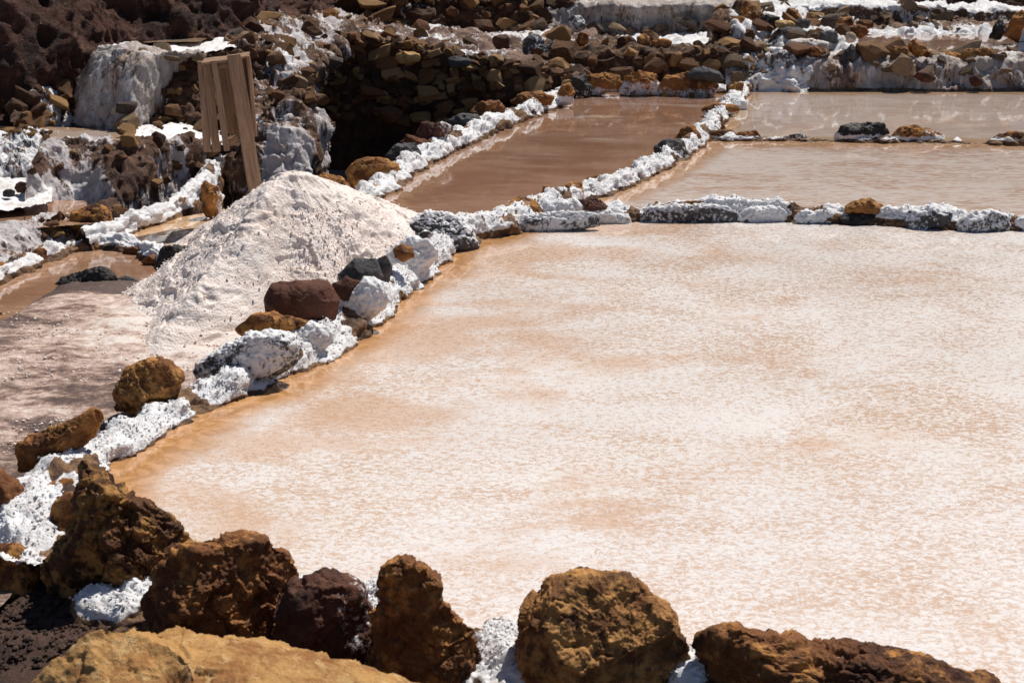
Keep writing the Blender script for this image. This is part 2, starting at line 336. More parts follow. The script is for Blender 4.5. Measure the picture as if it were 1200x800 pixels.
def d_flute(amp=0.05, sc=1.8, fl=0.03, fs=6.0, cob=0.02, cs=5.0):
    """salt draped wall: soft ribs running down the face"""
    def f(V, u, v, s):
        q = V*np.array([fs, fs, fs*0.16])+0.5*perlin(V*1.5, s)[:, None]
        return amp*fbm(V*sc, 4, s, 0.5)+fl*ridged(q, 3, s+3, 0.6)+0.008*ridged(V*np.array([26, 26, 9]), 2, s+4)+cob*chisel(V*cs, s+6)
    return f
def s_const(base, nz=0.0, amp=0.4, sc=1.3, zs=0.5):
    def f(V, n, u, v, s): return base+nz*np.clip(n[:, 2], 0, 1)+amp*fbm(V*np.array([sc, sc, sc*zs]), 4, s+9)
    return f
# stones shared by the walls
STONES = {}
def stone_meshes(mat, n=7):
    if mat.name in STONES: return STONES[mat.name]
    L = []
    V0, F = ico(2)
    for k in range(n):
        rs = np.random.RandomState(100+k); V = V0/((np.abs(V0)**3).sum(1)**0.333)[:, None]*0.95
        for j in range(10):
            d = np.zeros(3)
            if j < 6: d[j % 3] = 1 if j < 3 else -1
            d = d+rs.normal(size=3)*(0.28 if j < 6 else 1); d /= np.linalg.norm(d); c = rs.uniform(0.42, 0.68) if j < 6 else rs.uniform(0.6, 0.8)
            q = V@d; V = V-np.outer(np.maximum(q-c, 0), d)
        V = V*1.35*(1.0+0.10*perlin(V0*1.6+k*9, k))[:, None]*np.array([1.2, rs.uniform(0.8, 1.0), rs.uniform(0.6, 0.95)])
        L.append(mesh_np('stone', V, F, None, mat, smooth=False))
    STONES[mat.name] = L; return L
rng = random.Random(11)
def stones_on(G, nn, parent, n, size, mat=M_STONE, vr=(0.05, 1.0), ur=(0.0, 1.0), sink=0.35, mind=0.8, name='stone'):
    """stones set into a relief surface, each a child of its wall"""
    nr, nc = G.shape[:2]; ms = stone_meshes(mat); done = []; tries = 0
    while len(done) < n and tries < n*14:
        tries += 1
        u = rng.uniform(*ur); v = rng.uniform(*vr); p = G[int(v*(nr-1)), int(u*(nc-1))]; nm = nn[int(v*(nr-1)), int(u*(nc-1))]
        s = size*rng.choice((0.45, 0.6, 0.8, 1.0, 1.5))*rng.uniform(0.85, 1.15)
        if any(abs(p[0]-q[0]) < mind*(s+r) and abs(p[2]-q[2])+abs(p[1]-q[1])*0.5 < mind*0.75*(s+r) for q, r in done): continue
        done.append((p, s))
        c = p+nm*s*(0.6-sink)*0.6
        o = bpy.data.objects.new(name, rng.choice(ms)); COL.objects.link(o); o.parent = parent
        o.location = tuple(c); o.rotation_euler = (rng.uniform(-.6, .6), rng.uniform(-.5, .5), rng.uniform(-.5, .5)+(math.pi if rng.random() < .5 else 0))
        o.scale = (s*rng.uniform(0.9, 1.25), s, s*rng.uniform(0.8, 1.15))
    return done
def empty(name, loc): return link(name, None, None, loc)

def in_poly(x, y, poly):
    c = np.zeros(len(x), bool); n = len(poly)
    for i in range(n):
        x1, y1 = poly[i]; x2, y2 = poly[(i+1) % n]
        k = ((y1 > y) != (y2 > y)) & (x < (x2-x1)*(y-y1)/((y2-y1) or 1e-9)+x1); c ^= k
    return c
def dist_line(x, y, line):
    d = np.full(len(x), 1e9)
    for (x1, y1), (x2, y2) in zip(line[:-1], line[1:]):
        dx, dy = x2-x1, y2-y1; t = np.clip(((x-x1)*dx+(y-y1)*dy)/(dx*dx+dy*dy+1e-9), 0, 1)
        d = np.minimum(d, np.hypot(x-x1-t*dx, y-y1-t*dy))
    return d
def pond(name, pix, z, mat, label=None, cell=0.05, shore=None, off=0.0):
    """a still sheet of brine inside the polygon that runs along the middle of its dikes"""
    poly = [tuple(P(a, b, z=z)[:2]) for a, b in pix]
    X = [p[0] for p in poly]; Y = [p[1] for p in poly]
    xs = np.arange(min(X), max(X)+cell, cell); ys = np.arange(min(Y), max(Y)+cell, cell)
    gx, gy = np.meshgrid(xs, ys); gx = gx.ravel(); gy = gy.ravel(); F = grid_faces(len(ys), len(xs))
    cx = gx[F].mean(1); cy = gy[F].mean(1); F = F[in_poly(cx, cy, poly)]
    used, inv = np.unique(F, return_inverse=True); F = inv.reshape(F.shape)
    gx, gy = gx[used], gy[used]
    line = [tuple(P(a, b, z=z)[:2]) for a, b in (shore if shore else pix+[pix[0]])]
    e = np.maximum(dist_line(gx, gy, line)-off, 0)
    V = np.stack([gx, gy, np.full(len(gx), z)], 1)
    o = link(name, mesh_np(name, V, F, {'edge': e}, mat)); tag(o, kind='structure')
    if label: o['label'] = label
    return o
DIKES = []
def dike(name, pts, z, hw, h, label, cat='dike', step=0.016, salt_amt=1.0, seed=1, mat=None, deep=0.9, lump=0.023, zline=0.03, dirt=0.0, nx=56, ch=0.5, rockdirt=1.0):
    """an earthen dike under a salt crust; pts = (px, py[, half width factor, height factor]) along its middle"""
    C = np.array([list(P(q[0], q[1], z=z))+[q[2] if len(q) > 2 else 1, q[3] if len(q) > 3 else 1, q[4] if len(q) > 4 else 0] for q in pts])
    D = catmull(C, max(30, int(len(pts)*14))); seg = np.r_[0, np.cumsum(np.linalg.norm(np.diff(D[:, :2], axis=0), axis=1))]
    n = max(10, int(seg[-1]/step)); s = np.linspace(0, seg[-1], n)
    D = np.stack([np.interp(s, seg, D[:, k]) for k in range(6)], 1)
    T = np.gradient(D[:, :2], axis=0); T /= np.linalg.norm(T, axis=1)[:, None]; S = np.stack([T[:, 1], -T[:, 0]], 1)
    a = np.linspace(-1, 1, nx)
    prof_x = np.sign(a)*np.where(np.abs(a) < 0.8, np.abs(a)/0.8, 1+(np.abs(a)-0.8)*0.8)
    aa = np.clip(np.abs(a)/0.8, 0, 1)
    prof_z = np.where(np.abs(a) < 0.8, (1-aa**2.6)*1.0, 0); prof_d = np.where(np.abs(a) >= 0.8, -(np.abs(a)-0.8)/0.2*deep, 0)
    pn = 1+0.28*perlin(np.stack([s*2.3, s*0+seed, s*0], 1), seed); pw = 1+0.25*perlin(np.stack([s*1.9, s*0+seed*3, s*0+5], 1), seed)
    Vx = D[:, 0][:, None]+S[:, 0][:, None]*prof_x[None]*(hw*D[:, 3]*pw)[:, None]
    Vy = D[:, 1][:, None]+S[:, 1][:, None]*prof_x[None]*(hw*D[:, 3]*pw)[:, None]
    Vz = z-0.03+prof_z[None]*(h*D[:, 4]*pn+0.03)[:, None]+prof_d[None]
    V = np.stack([Vx, Vy, Vz], 2).reshape(-1, 3); F = grid_faces(n, nx)[:, ::-1]; nn = vnormals(V, F)
    d1, d2 = worley(V*13+perlin(V*9, seed)[:, None]*0.5, seed+2); e1, e2 = worley(V*37, seed+4)
    V = V+nn*(0.045*fbm(V*5, 3, seed)+ch*0.035*chisel(V*6+0.15*perlin(V*7, seed)[:, None], seed+3)+ch*0.014*chisel(V*17, seed+5)+lump*(0.55-d1)*1.3+0.022*(0.5-e1)+0.010*ridged(V*22, 2, seed)+0.006*(0.5-worley(V*75, seed+8)[0]))[:, None]
    n2 = vnormals(V, F)
    band = sstep(zline+0.035, zline-0.005, V[:, 2]-z+0.02*perlin(V*6, seed+1))
    dirtn = np.clip(band+dirt+np.repeat(D[:, 5], nx)+rockdirt*sstep(0.30, 0.46, fbm(V*3.4, 4, seed+6)+0.12*perlin(V*14, seed))+0.08*sstep(0.5, 0.9, d1)*(1-n2[:, 2]), 0, 1)
    o = link(name, mesh_np(name, V, F, {'dirt': dirtn}, mat or M_SALT)); tag(o, label, cat)
    if deep > 0: DIKES.append((V, dirtn, n2))
    return o

# ------------------------------------------------------------------ rocks
def rock(label, pts, y=None, z=None, depth=0.8, mat=None, sub=4, seed=0, rough=1.0, salt=None, group=None, facets=16, crust=0.0, name='rock', cat='rock', strat=0.0, tilt=0.0, push=0.0, cobble=0.0):
    """one rock: its outline stands in an upright plane at distance y, its body bulges out of that plane on both sides"""
    pts = np.array(pts, float)
    if y is None:
        k = pts[:, 1].argmax(); y = P(pts[k, 0], pts[k, 1], z=z)[1]+0.03
    W = np.array([P(a, b, y=y) for a, b in pts]); cxz = W[:, [0, 2]].mean(0)
    mn, mx = W[:, [0, 2]].min(0), W[:, [0, 2]].max(0); cxz = (cxz+(mn+mx)/2)/2
    rel = W[:, [0, 2]]-cxz; th = np.arctan2(rel[:, 1], rel[:, 0])
    # radial support by casting rays to the outline polygon
    TH = np.linspace(-math.pi, math.pi, 181); RR = np.zeros(181); m = len(rel)
    for i in range(m):
        a, b = rel[i], rel[(i+1) % m]; e = b-a
        dx, dy = np.cos(TH), np.sin(TH); den = dx*e[1]-dy*e[0]; den = np.where(abs(den) < 1e-12, 1e-12, den)
        t = (a[0]*e[1]-a[1]*e[0])/den; q = (a[0]*dy-a[1]*dx)/den
        RR = np.maximum(RR, np.where((t > 0) & (q >= -1e-6) & (q <= 1+1e-6), t, 0))
    k = np.array([1, 2, 3, 2, 1.])/9; RR[:-1] = sum(np.roll(RR[:-1], j-2)*k[j] for j in range(5)); RR[-1] = RR[0]
    V0, F = ico(sub); rs = np.random.RandomState(seed+1000)
    r = np.ones(len(V0))
    for _ in range(facets):
        d = rs.normal(size=3)*np.array([0.8, 1.0, 0.8]); d[1] = -abs(d[1])-0.35 if rs.rand() < 0.75 else abs(d[1])+0.35; d /= np.linalg.norm(d)
        c = rs.uniform(0.58, 0.88); q = V0@d; lim = np.where(q > 1e-3, c/np.maximum(q, 1e-3), 9)
        r = np.minimum(r, np.where(lim < r, lim+0.12*(r-lim), r))
    U = V0*r[:, None]
    ang = np.arctan2(U[:, 2], U[:, 0]); Rr = np.interp(ang, TH, RR)
    size = float(RR.mean()); D = size*depth
    V = np.stack([U[:, 0]*Rr, U[:, 1]*D, U[:, 2]*Rr], 1)
    V[:, 1] += -push*V[:, 2]
    lo, hi = V[:, [0, 2]].min(0), V[:, [0, 2]].max(0); tl, tg = rel.min(0), rel.max(0)
    for kk, ax_ in ((0, 0), (1, 2)): V[:, ax_] = tl[kk]+(V[:, ax_]-lo[kk])/(hi[kk]-lo[kk])*(tg[kk]-tl[kk])
    nn = vnormals(V, F); q = V/size; so = np.array([seed*3.1, seed*1.7, seed*2.3])
    wq = q+0.10*np.stack([perlin(q*3+so+k*5, seed+k) for k in range(3)], 1)
    disp = 0.05*fbm(q*1.1+so, 2, seed)+0.040*ridged(q*2.3+so, 3, seed+2, 0.5)+0.010*ridged(q*7+so, 3, seed+5)+0.085*chisel(wq*1.4+so, seed)+0.040*chisel(wq*3.7+so, seed+1)+(0.020*chisel(wq*9+so, seed+2)+0.010*chisel(wq*20+so, seed+3) if sub >= 5 else 0)
    d1, d2 = worley(q*2.2+so+perlin(q*3, seed)[:, None]*0.3, seed); disp += -0.05*(1-sstep(0, 0.16, d2-d1))*sstep(-.2, .3, perlin(q*1.3+so, seed+8))
    if strat:
        ax = np.array([0.35, 0.2, 0.9]); sv = (q@ax)*7+perlin(q*1.6+so, seed+3)*1.8; disp += strat*(np.abs((sv % 1)-0.5)*2-0.5)
    if cobble: disp += cobble*(0.5-worley(q*6.5+so, seed+9)[0])
    if sub >= 6: disp += 0.010*ridged(q*19+so, 3, seed+7)+0.012*(0.5-worley(q*14+so, seed+4)[0])
    elif sub == 5: disp += 0.010*ridged(q*14+so, 2, seed+7)
    V = V+nn*(disp*size*rough)[:, None]
    # keep the broad outline after the relief
    n2 = vnormals(V, F); h = (V[:, 2]-V[:, 2].min())/(np.ptp(V[:, 2])+1e-9)
    sa = np.full(len(V), 0.14 if (salt and crust > .45) else 0.0)
    if salt:
        if 'all' in salt: sa += salt['all']
        if 'low' in salt: sa += salt['low'][1]*sstep(salt['low'][0]+0.12, salt['low'][0]-0.12, h+0.10*perlin(q*2.5+so, seed+1))
        if 'top' in salt: sa += salt['top']*sstep(0.25, 0.8, n2[:, 2])
        if 'right' in salt: sa += salt['right']*sstep(0.1, 0.7, q[:, 0])
        if 'wet' in salt: sa -= 3*sstep(salt['wet']+0.03, salt['wet']-0.03, h+0.03*perlin(q*5, seed))
        if crust:
            e1, _ = worley((V+cxz[0])*34, seed); e2, _ = worley((V+cxz[0])*80, seed+1)
            V = V+n2*((0.022*(0.6-e1)+0.006*(0.5-e2))*crust*sstep(0.3, 0.8, sa))[:, None]
    me = mesh_np(name, V, F, {'salt': sa}, mat or M_BRN)
    o = link(name, me, None, (cxz[0], y, cxz[1])); tag(o, label, cat, group)
    return o
def box(cx, cy, w, h):
    """rounded-box outline helper in picture coordinates"""
    a = [(-.5, .1), (-.42, -.3), (-.15, -.5), (.2, -.47), (.44, -.25), (.5, .12), (.42, .42), (.1, .5), (-.3, .48)]
    return [(cx+w*p, cy+h*q) for p, q in a]
def jbox(x0, y0, x1, y1, seed=0, j=0.12):
    rs = np.random.RandomState(seed); cx, cy, w, h = (x0+x1)/2, (y0+y1)/2, x1-x0, y1-y0
    return [(a+rs.uniform(-j, j)*w*0.5, b+rs.uniform(-j, j)*h*0.4) for a, b in box(cx, cy, w, h)]

# =================================================================== THE SETTING
base = mesh_np('ground', [(-150, -60, -1.15), (150, -60, -1.15), (150, 240, -1.15), (-150, 240, -1.15)], [(0, 1, 2, 3)], None, M_DIRT)
tag(link('ground', base), kind='structure')

# ---- hillside: rises beyond the terraces, steep and shaded, and goes on out of the frame
cols = [-2600, -900, -150, 0, 80, 130, 220, 300, 400, 600, 900, 1250, 2100, 3800]
Y0 = [11, 11.8, 12.4, 12.6, 13.3, 13.9, 14.3, 15.4, 20.3, 21.2, 22.0, 22.2, 21.5, 20]
Z0 = [-.6, -.3, .0, .12, .40, .75, .85, .9, .75, .80, .72, .72, .7, .6]
rows = [[P(c, y=y-0.3, z=z-0.5) for c, y, z in zip(cols, Y0, Z0)], [P(c, y=y, z=z) for c, y, z in zip(cols, Y0, Z0)]]
for dy, dz in ((1.1, 1.25), (2.6, 2.7), (6, 6.0), (14, 12.5), (30, 20)): rows.append([P(c, y=y+dy, z=z+dz) for c, y, z in zip(cols, Y0, Z0)])
def d_hill(V, u, v, s):
    return (0.30*fbm(V*0.55, 5, s, 0.55)+0.20*ridged(V*np.array([1.1, .8, .6]), 4, s+4)+0.10*ridged(V*3.1, 4, s+8))*sstep(0, 0.12, v)+0.03*fbm(V*9, 2, s)
def resample_hill():
    C = np.array(rows, float); nr, nc = 300, 640
    u = np.linspace(0, 1, 400); uu = np.interp(np.linspace(0, 1, nr), [0, .55, 1], [0, .42, 1])
    G = catmull(C, 400); G = G[(uu*399).astype(int)]+0
    xs = np.interp(np.linspace(0, 1, nc), [0, .14, .80, 1], [0, 2/13, 11.3/13, 1]); G = np.swapaxes(catmull(np.swapaxes(G, 0, 1), 1400), 0, 1); G = G[:, (xs*1399).astype(int)]
    V = G.reshape(-1, 3); F = grid_faces(nr, nc); nn = vnormals(V, F); v = np.repeat(uu, nc)
    V2 = V+nn*d_hill(V, None, v, 5)[:, None]
    o = link('hillside', mesh_np('hillside', V2, F, None, M_HILL)); tag(o, kind='structure')
resample_hill()

# ---- ponds (levels: the main one is 0)
A_POLY = [(95, 555), (180, 508), (238, 476), (330, 440), (395, 396), (450, 352), (500, 312), (520, 292), (590, 270), (700, 258), (900, 258), (1050, 262), (1300, 272), (1700, 280), (1700, 900), (1000, 818), (800, 786), (600, 766), (430, 706), (300, 726), (160, 690), (90, 600)]
pond('pond_water', A_POLY, 0.0, M_WA, cell=0.06, off=0.10, shore=[(90, 600), (95, 555), (180, 508), (238, 476), (330, 440), (395, 396), (450, 352), (500, 312), (520, 292), (590, 270)])
pond('pond_water', [(395, 262), (440, 232), (520, 185), (590, 153), (640, 130), (668, 104), (860, 104), (868, 112), (850, 130), (822, 165), (760, 203), (700, 228), (640, 245), (590, 268), (520, 290), (450, 300)], 0.003, M_WB, off=0.1)
pond('pond_water', [(640, 248), (700, 228), (760, 203), (822, 165), (1700, 172), (1700, 268), (900, 258), (700, 258)], 0.006, M_WC, off=0.1)
pond('pond_water', [(822, 165), (850, 130), (868, 108), (1700, 108), (1700, 172)], 0.004, M_WD, off=0.1)
pond('pond_water', [(990, 70), (1500, 70), (1500, 40), (985, 40)], 0.34, M_WE, cell=0.08)
pond('pond_water', [(-400, 500), (-100, 420), (0, 400), (180, 360), (220, 330), (190, 290), (100, 290), (50, 308), (0, 330), (-200, 380), (-500, 420)], -0.14, M_WL, shore=[(-200, 380), (0, 330), (50, 308), (100, 290), (190, 290)], off=0.06)
pond('pond_water', [(130, 291), (165, 270), (200, 257), (262, 245), (300, 250), (300, 330), (205, 318), (175, 300), (140, 290)], -0.12, M_WS, cell=0.02, off=0.06, shore=[(165, 272), (200, 257), (262, 245)])
pond('pond_water', [(-300, 285), (0, 270), (110, 262), (100, 235), (20, 234), (-100, 240), (-300, 250)], -0.015, M_WL, cell=0.02, off=0.04)
pond('pond_water', [(40, 169), (142, 170), (152, 152), (35, 148)], 0.275, M_WD, cell=0.02)
pond('pond_water', [(168, 50), (236, 49), (246, 43.5), (176, 44)], 0.912, M_WD, cell=0.02)

# ---- mud flat on the left: dips under the brown water
def mud_flat():
    xs = np.arange(-7.5, 0.3, 0.03); ys = np.arange(3.0, 10.2, 0.03); gx, gy = np.meshgrid(xs, ys); gx, gy = gx.ravel(), gy.ravel()
    sh = [tuple(P(a, b, z=-0.13)[:2]) for a, b in [(-900, 560), (-300, 430), (0, 376), (40, 352), (62, 338), (95, 328), (130, 322), (165, 328), (200, 318), (260, 300)]]
    sx = np.array([p[0] for p in sh]); sy = np.array([p[1] for p in sh]); d = np.interp(gx, sx, sy)-gy           # metres this side of the shore
    p = np.stack([gx, gy, gx*0], 1)
    z = -0.145+0.09*sstep(-0.1, 1.1, d)-0.25*sstep(0.05, -0.6, d)+0.022*fbm(p*1.6, 5, 4)+0.010*ridged(p*5, 4, 2)+0.004*ridged(p*22, 2, 3)
    c = P(100, 330, z=-0.1); z += 0.02*np.exp(-(((gx-c[0]+0.25*(gy-c[1]))/0.26)**2+((gy-c[1]-0.05)/0.22)**2)**1.5)*(1+1.3*ridged(p*6, 4, 8))
    z += 0.06*sstep(4.9, 4.0, gy)
    F = grid_faces(len(ys), len(xs)); fx = gx[F].mean(1); fy = gy[F].mean(1)
    right = [tuple(P(a, b, z=0)[:2]) for a, b in [(40, 640), (95, 550), (238, 470), (395, 392), (500, 305), (430, 262)]]
    lim = np.interp(fy, [q[1] for q in right], [q[0] for q in right]); F = F[fx < lim+0.02]
    pc = P(300, 390, z=-0.1); dp = np.hypot(gx-pc[0]-.1, gy-pc[1]-0.4)
    s = 0.44+0.62*sstep(1.75, 0.75, dp)-0.12*sstep(-2.6, -3.6, gx)+0.25*fbm(p*0.8, 3, 12)-0.55*sstep(0.5, 0.1, d)-0.30*np.exp(-(((gx-c[0]+0.25*(gy-c[1]))/0.30)**2+((gy-c[1]+0.02)/0.26)**2))
    V = np.stack([gx, gy, z], 1)
    o = link('mud_flat', mesh_np('mud_flat', V, F, {'salt': s}, M_MUD)); tag(o, kind='structure')
mud_flat()

# ---- foreground bank of dirt below the near dike, towards the camera
EDGE_X = [-3, -1.85, -1.7, -1.33, -.87, -.5, 0, .55, 3]; EDGE_Y = [5.6, 5.5, 5.1, 4.6, 4.4, 4.4, 4.15, 4.05, 3.8]
def bank_z(x, y):
    p = np.stack([x, y, x*0], 1); d = np.interp(x, EDGE_X, EDGE_Y)-y
    z = -0.17+0.12*sstep(0.45, 0.0, d)-0.10*sstep(0.2, 1.3, d)+0.05*fbm(p*2.2, 4, 3)+0.018*ridged(p*9, 3, 7)+0.008*ridged(p*25, 2, 4)
    return z+0.16*sstep(-0.95, -1.5, x+0.25*(y-4.2)), d
def fore_bank():
    xs = np.arange(-3.2, 3.2, 0.025); ys = np.arange(1.2, 5.3, 0.025); gx, gy = np.meshgrid(xs, ys); gx, gy = gx.ravel(), gy.ravel(); p = np.stack([gx, gy, gx*0], 1)
    z, dd = bank_z(gx, gy)
    z -= 0.5*sstep(0.02, -0.25, dd)
    F = grid_faces(len(ys), len(xs)); fy = dd[F].mean(1); F = F[fy > -0.3]
    o = link('dirt_bank', mesh_np('dirt_bank', np.stack([gx, gy, z], 1), F, {'salt': -0.5+0*gx}, M_DIRT)); tag(o, kind='structure')
fore_bank()

# =================================================================== DIKES
dike('salt_dike', [(500, 296, 1, 1), (540, 283, 1.1, 1.2), (590, 270, 1.1, 1.2), (640, 259, 1.0, 1.2), (700, 256, .9, .9), (760, 256, .9, .9), (830, 256, .9, 1.1), (900, 257, .8, 1.0), (960, 258, .8, .8), (1010, 260, .8, .7), (1060, 262, .9, .9), (1130, 266, .9, 1), (1200, 268, .8, .8), (1300, 273), (1500, 280), (1700, 284)], 0, 0.13, 0.13,
     'long low salt crusted dike along the back of the large pale pond', seed=2, zline=0.035)
dike('salt_dike', [(520, 288, 1, 1), (490, 318, 1, 1), (452, 350, 1, 1), (420, 376, 1.0, 1), (398, 394, 1.0, 1.0), (350, 424, 1.0, 1.0), (300, 446, 1, 1), (250, 468, .9, .8), (215, 482, .8, .7), (170, 505, .9, .7), (128, 528, 1.0, .8), (92, 550, 1.2, .9), (62, 582, 1.3, .9), (44, 625, 1.3, .8), (25, 675, 1.2, .6)], 0, 0.15, 0.12,
     'salt crusted dike between the large pale pond and the muddy flat', seed=5, zline=0.0)
dike('salt_dike', [(590, 266, 1, 1), (625, 252, 1, 1), (660, 241, 1, 1.1), (700, 228, 1, 1), (735, 216, 1, 1), (765, 200, 1, 1), (795, 184, 1.1, 1.1), (818, 166, 1.1, 1), (832, 150, 1, 1), (848, 134, 1, .9), (862, 120, 1, .9), (870, 108, 1, .9)], 0, 0.12, 0.12,
     'white salt dike running back between the brown pond and the tan pond', seed=8, zline=0.02)
dike('salt_dike', [(822, 165, .9, .4), (880, 165, .8, .35), (950, 166, .5, .12), (975, 166, .8, .3), (1040, 167, 1, .5), (1110, 168, .7, .3), (1135, 169, .45, .10), (1160, 170, .8, .3), (1220, 171), (1400, 172), (1700, 174)], 0, 0.10, 0.09,
     'thin half drowned dike between the two right hand ponds', seed=10, zline=0.015, dirt=0.25)
dike('salt_dike', [(388, 262, 1.2, .8), (415, 244, 1.1, .8), (445, 224, 1.1, .8), (480, 199, 1.1, 1.1), (520, 178, 1.1, 1.1), (560, 158, 1.1, 1.1), (600, 143, 1.1, 1.1), (640, 127, 1.1, 1.1), (665, 113, 1, 1), (690, 108, 1, .7), (760, 107, .9, .6), (850, 108, 1, .8)], 0, 0.13, 0.13,
     'salt crusted dike with brown rocks along the left of the brown pond', seed=13, zline=0.02)
dike('salt_dike', [(-600, 440), (-200, 372), (-60, 342), (0, 328, 1, 1), (30, 314, 1, 1), (60, 302, 1, 1), (100, 290, 1, 1), (140, 289, 1.1, 1), (175, 299, 1.1, 1), (205, 317, 1.2, 1), (235, 332, 1.2, 1)], -0.14, 0.10, 0.09,
     'low stony dike behind the shallow brown pool on the left', seed=17, zline=0.02, dirt=0.15, step=0.02)
dike('salt_dike', [(100, 290, 1, 1), (130, 279, 1, 1), (160, 268, 1, 1), (190, 257, 1, 1), (215, 244, 1, 1.2), (238, 226, 1, 1.4), (252, 207, 1, 1.4), (262, 190, 1, 1)], -0.12, 0.09, 0.12,
     'narrow white dike climbing beside the foot of the salt streaked wall', seed=19, zline=0.01, step=0.02)
dike('salt_dike', [(70, 606, 1, .6, 0), (105, 648, 1, .4, .6), (140, 680, 1, .3, .5), (165, 700, 1.7, .5, -.1), (200, 708, .9, .1, .9), (300, 722, .8, .1, .9), (345, 702, 1, .4, .4), (390, 706, 1.2, .45, .1), (435, 704, 1.2, .5, -.1), (480, 732, .9, .1, .8), (530, 748, .9, .1, .8), (570, 760, 1.5, .4, -.1), (612, 772, 1.5, .4, -.1), (660, 780, .9, .1, .8), (770, 778, .9, .1, .7), (812, 786, 1.4, .45, -.1), (850, 792, .9, .1, .7), (1000, 812, .9, .1, .9), (1400, 850, 1, .2, .9)], 0.0, 0.15, 0.10,
     'near dike of dirt and white salt under the foreground boulders', seed=23, step=0.009, zline=-0.02, nx=90, lump=0.012, ch=0.3, rockdirt=0.5)

dike('salt_patch', [(176, 684, .7, .6), (172, 706, 1, .8), (164, 730, 1.1, .8), (150, 756, 1.0, .6), (138, 775, .8, .3)], -0.07, 0.075, 0.06,
     'white salt spilling down between the two leftmost boulders', cat='salt patch', seed=25, step=0.008, zline=-0.2, nx=60, lump=0.01, ch=0.2, rockdirt=0.6, deep=0.3)
dike('salt_patch', [(585, 735, 1, .5), (590, 760, 1.1, .8), (594, 790, 1.2, .8), (600, 825, 1.2, .6)], -0.03, 0.10, 0.06,
     'white salt in the gap between the pointed and the rounded boulder', cat='salt patch', seed=26, step=0.008, zline=-0.2, nx=60, lump=0.01, ch=0.2, rockdirt=0.6, deep=0.3)

# =================================================================== WALLS AND TERRACES
def wall(name, label, rows, step, mat, disp, salt, seed, cat='wall', stones=(), surf='wall_face'):
    e = empty(name, tuple(np.mean([rows[0][0], rows[0][-1]], axis=0))); tag(e, label, cat)
    o, G, nn = patch(surf, rows, step, mat, disp, salt, None, seed)
    o.parent = e; o.location = tuple(-np.array(e.location))
    base = len(bpy.data.objects)
    for st in stones:
        st = dict(st); st['parent'] = e; before = set(bpy.data.objects.keys())
        G2 = G-np.array(e.location)
        stones_on(G2, nn, **st)
    return e
def L(pts, **k): return [P(a[0], a[1], y=a[2]) for a in pts]
# the dark dry stone wall above the pit
top = [(340, 42, 16.9), (390, 46, 16.8), (450, 52, 16.8), (510, 64, 16.75), (560, 72, 16.7), (610, 80, 16.7), (672, 90, 16.6)]
bot = [P(a, y=c-0.28, z=-0.85) for a, b, c in top]
mid = [P(a, y=c-0.12, z=(P(a, b, y=c)[2]-0.85)/2) for a, b, c in top]
wall('stone_wall', 'dark dry stone wall in shade dropping into the pit left of the brown pond', [bot, mid, L(top), [P(a, b-3, y=c+0.12) for a, b, c in top]], 0.022, M_WALL,
     d_rough(0.05, 1.6, 0.05, 6), s_const(-0.1, 0.1, 0.35), 31, stones=[dict(n=290, size=0.075, mat=M_STONEP, vr=(0.28, 0.99), ur=(0.08, 1), sink=0.42, mind=0.46)])
# terrace on top of it, stepping back
wall('rubble_terrace', 'brown rubble terrace stepping back above the dark stone wall', [L([(340, 48, 16.8), (450, 54, 16.85), (560, 73, 16.75), (672, 92, 16.7)]), L([(340, 40, 17.6), (450, 47, 17.2), (560, 68, 17.0), (690, 84, 17.1)]), L([(340, 34, 18.4), (450, 41, 18.0), (560, 50, 18.0), (700, 58, 17.8)]), L([(340, 24, 19.6), (450, 27, 19.6), (560, 38, 19.2), (700, 40, 19.2)]), L([(340, 15, 20.4), (450, 18, 20.4), (560, 28, 20.2), (700, 30, 20.2)])],
     0.026, M_TERR, d_rough(0.08, 1.8, 0.06, 5), s_const(0.10, 0.22, 0.6, 1.0, 1), 33, cat='terrace', surf='terrace_floor',
     stones=[dict(n=34, size=0.09, vr=(0.22, 0.9), ur=(0.15, 1), sink=0.15), dict(n=38, size=0.10, vr=(0.0, 0.25), ur=(0.1, 1), sink=0.3)])
# dark wall behind
wall('stone_wall', 'dark stone wall at the top of the picture above the rubble terrace', [L([(330, 30, 19.6), (420, 28, 19.6), (520, 30, 19.6), (600, 40, 19.5), (640, 44, 19.4)]), L([(330, 10, 19.75), (420, 8, 19.75), (520, 6, 19.8), (600, 12, 19.7), (650, 15, 19.6)]), L([(330, -8, 19.9), (420, -6, 19.9), (520, -6, 19.9), (600, -4, 19.9), (680, -2, 19.8)]), L([(330, -14, 20.6), (420, -12, 20.6), (520, -12, 20.7), (600, -12, 20.9), (680, -10, 20.9)])],
     0.03, M_WALL, d_rough(0.08, 1.5, 0.07, 5), s_const(-0.05, 0.1, 0.4), 35, stones=[dict(n=70, size=0.10, vr=(0.05, 0.75))])
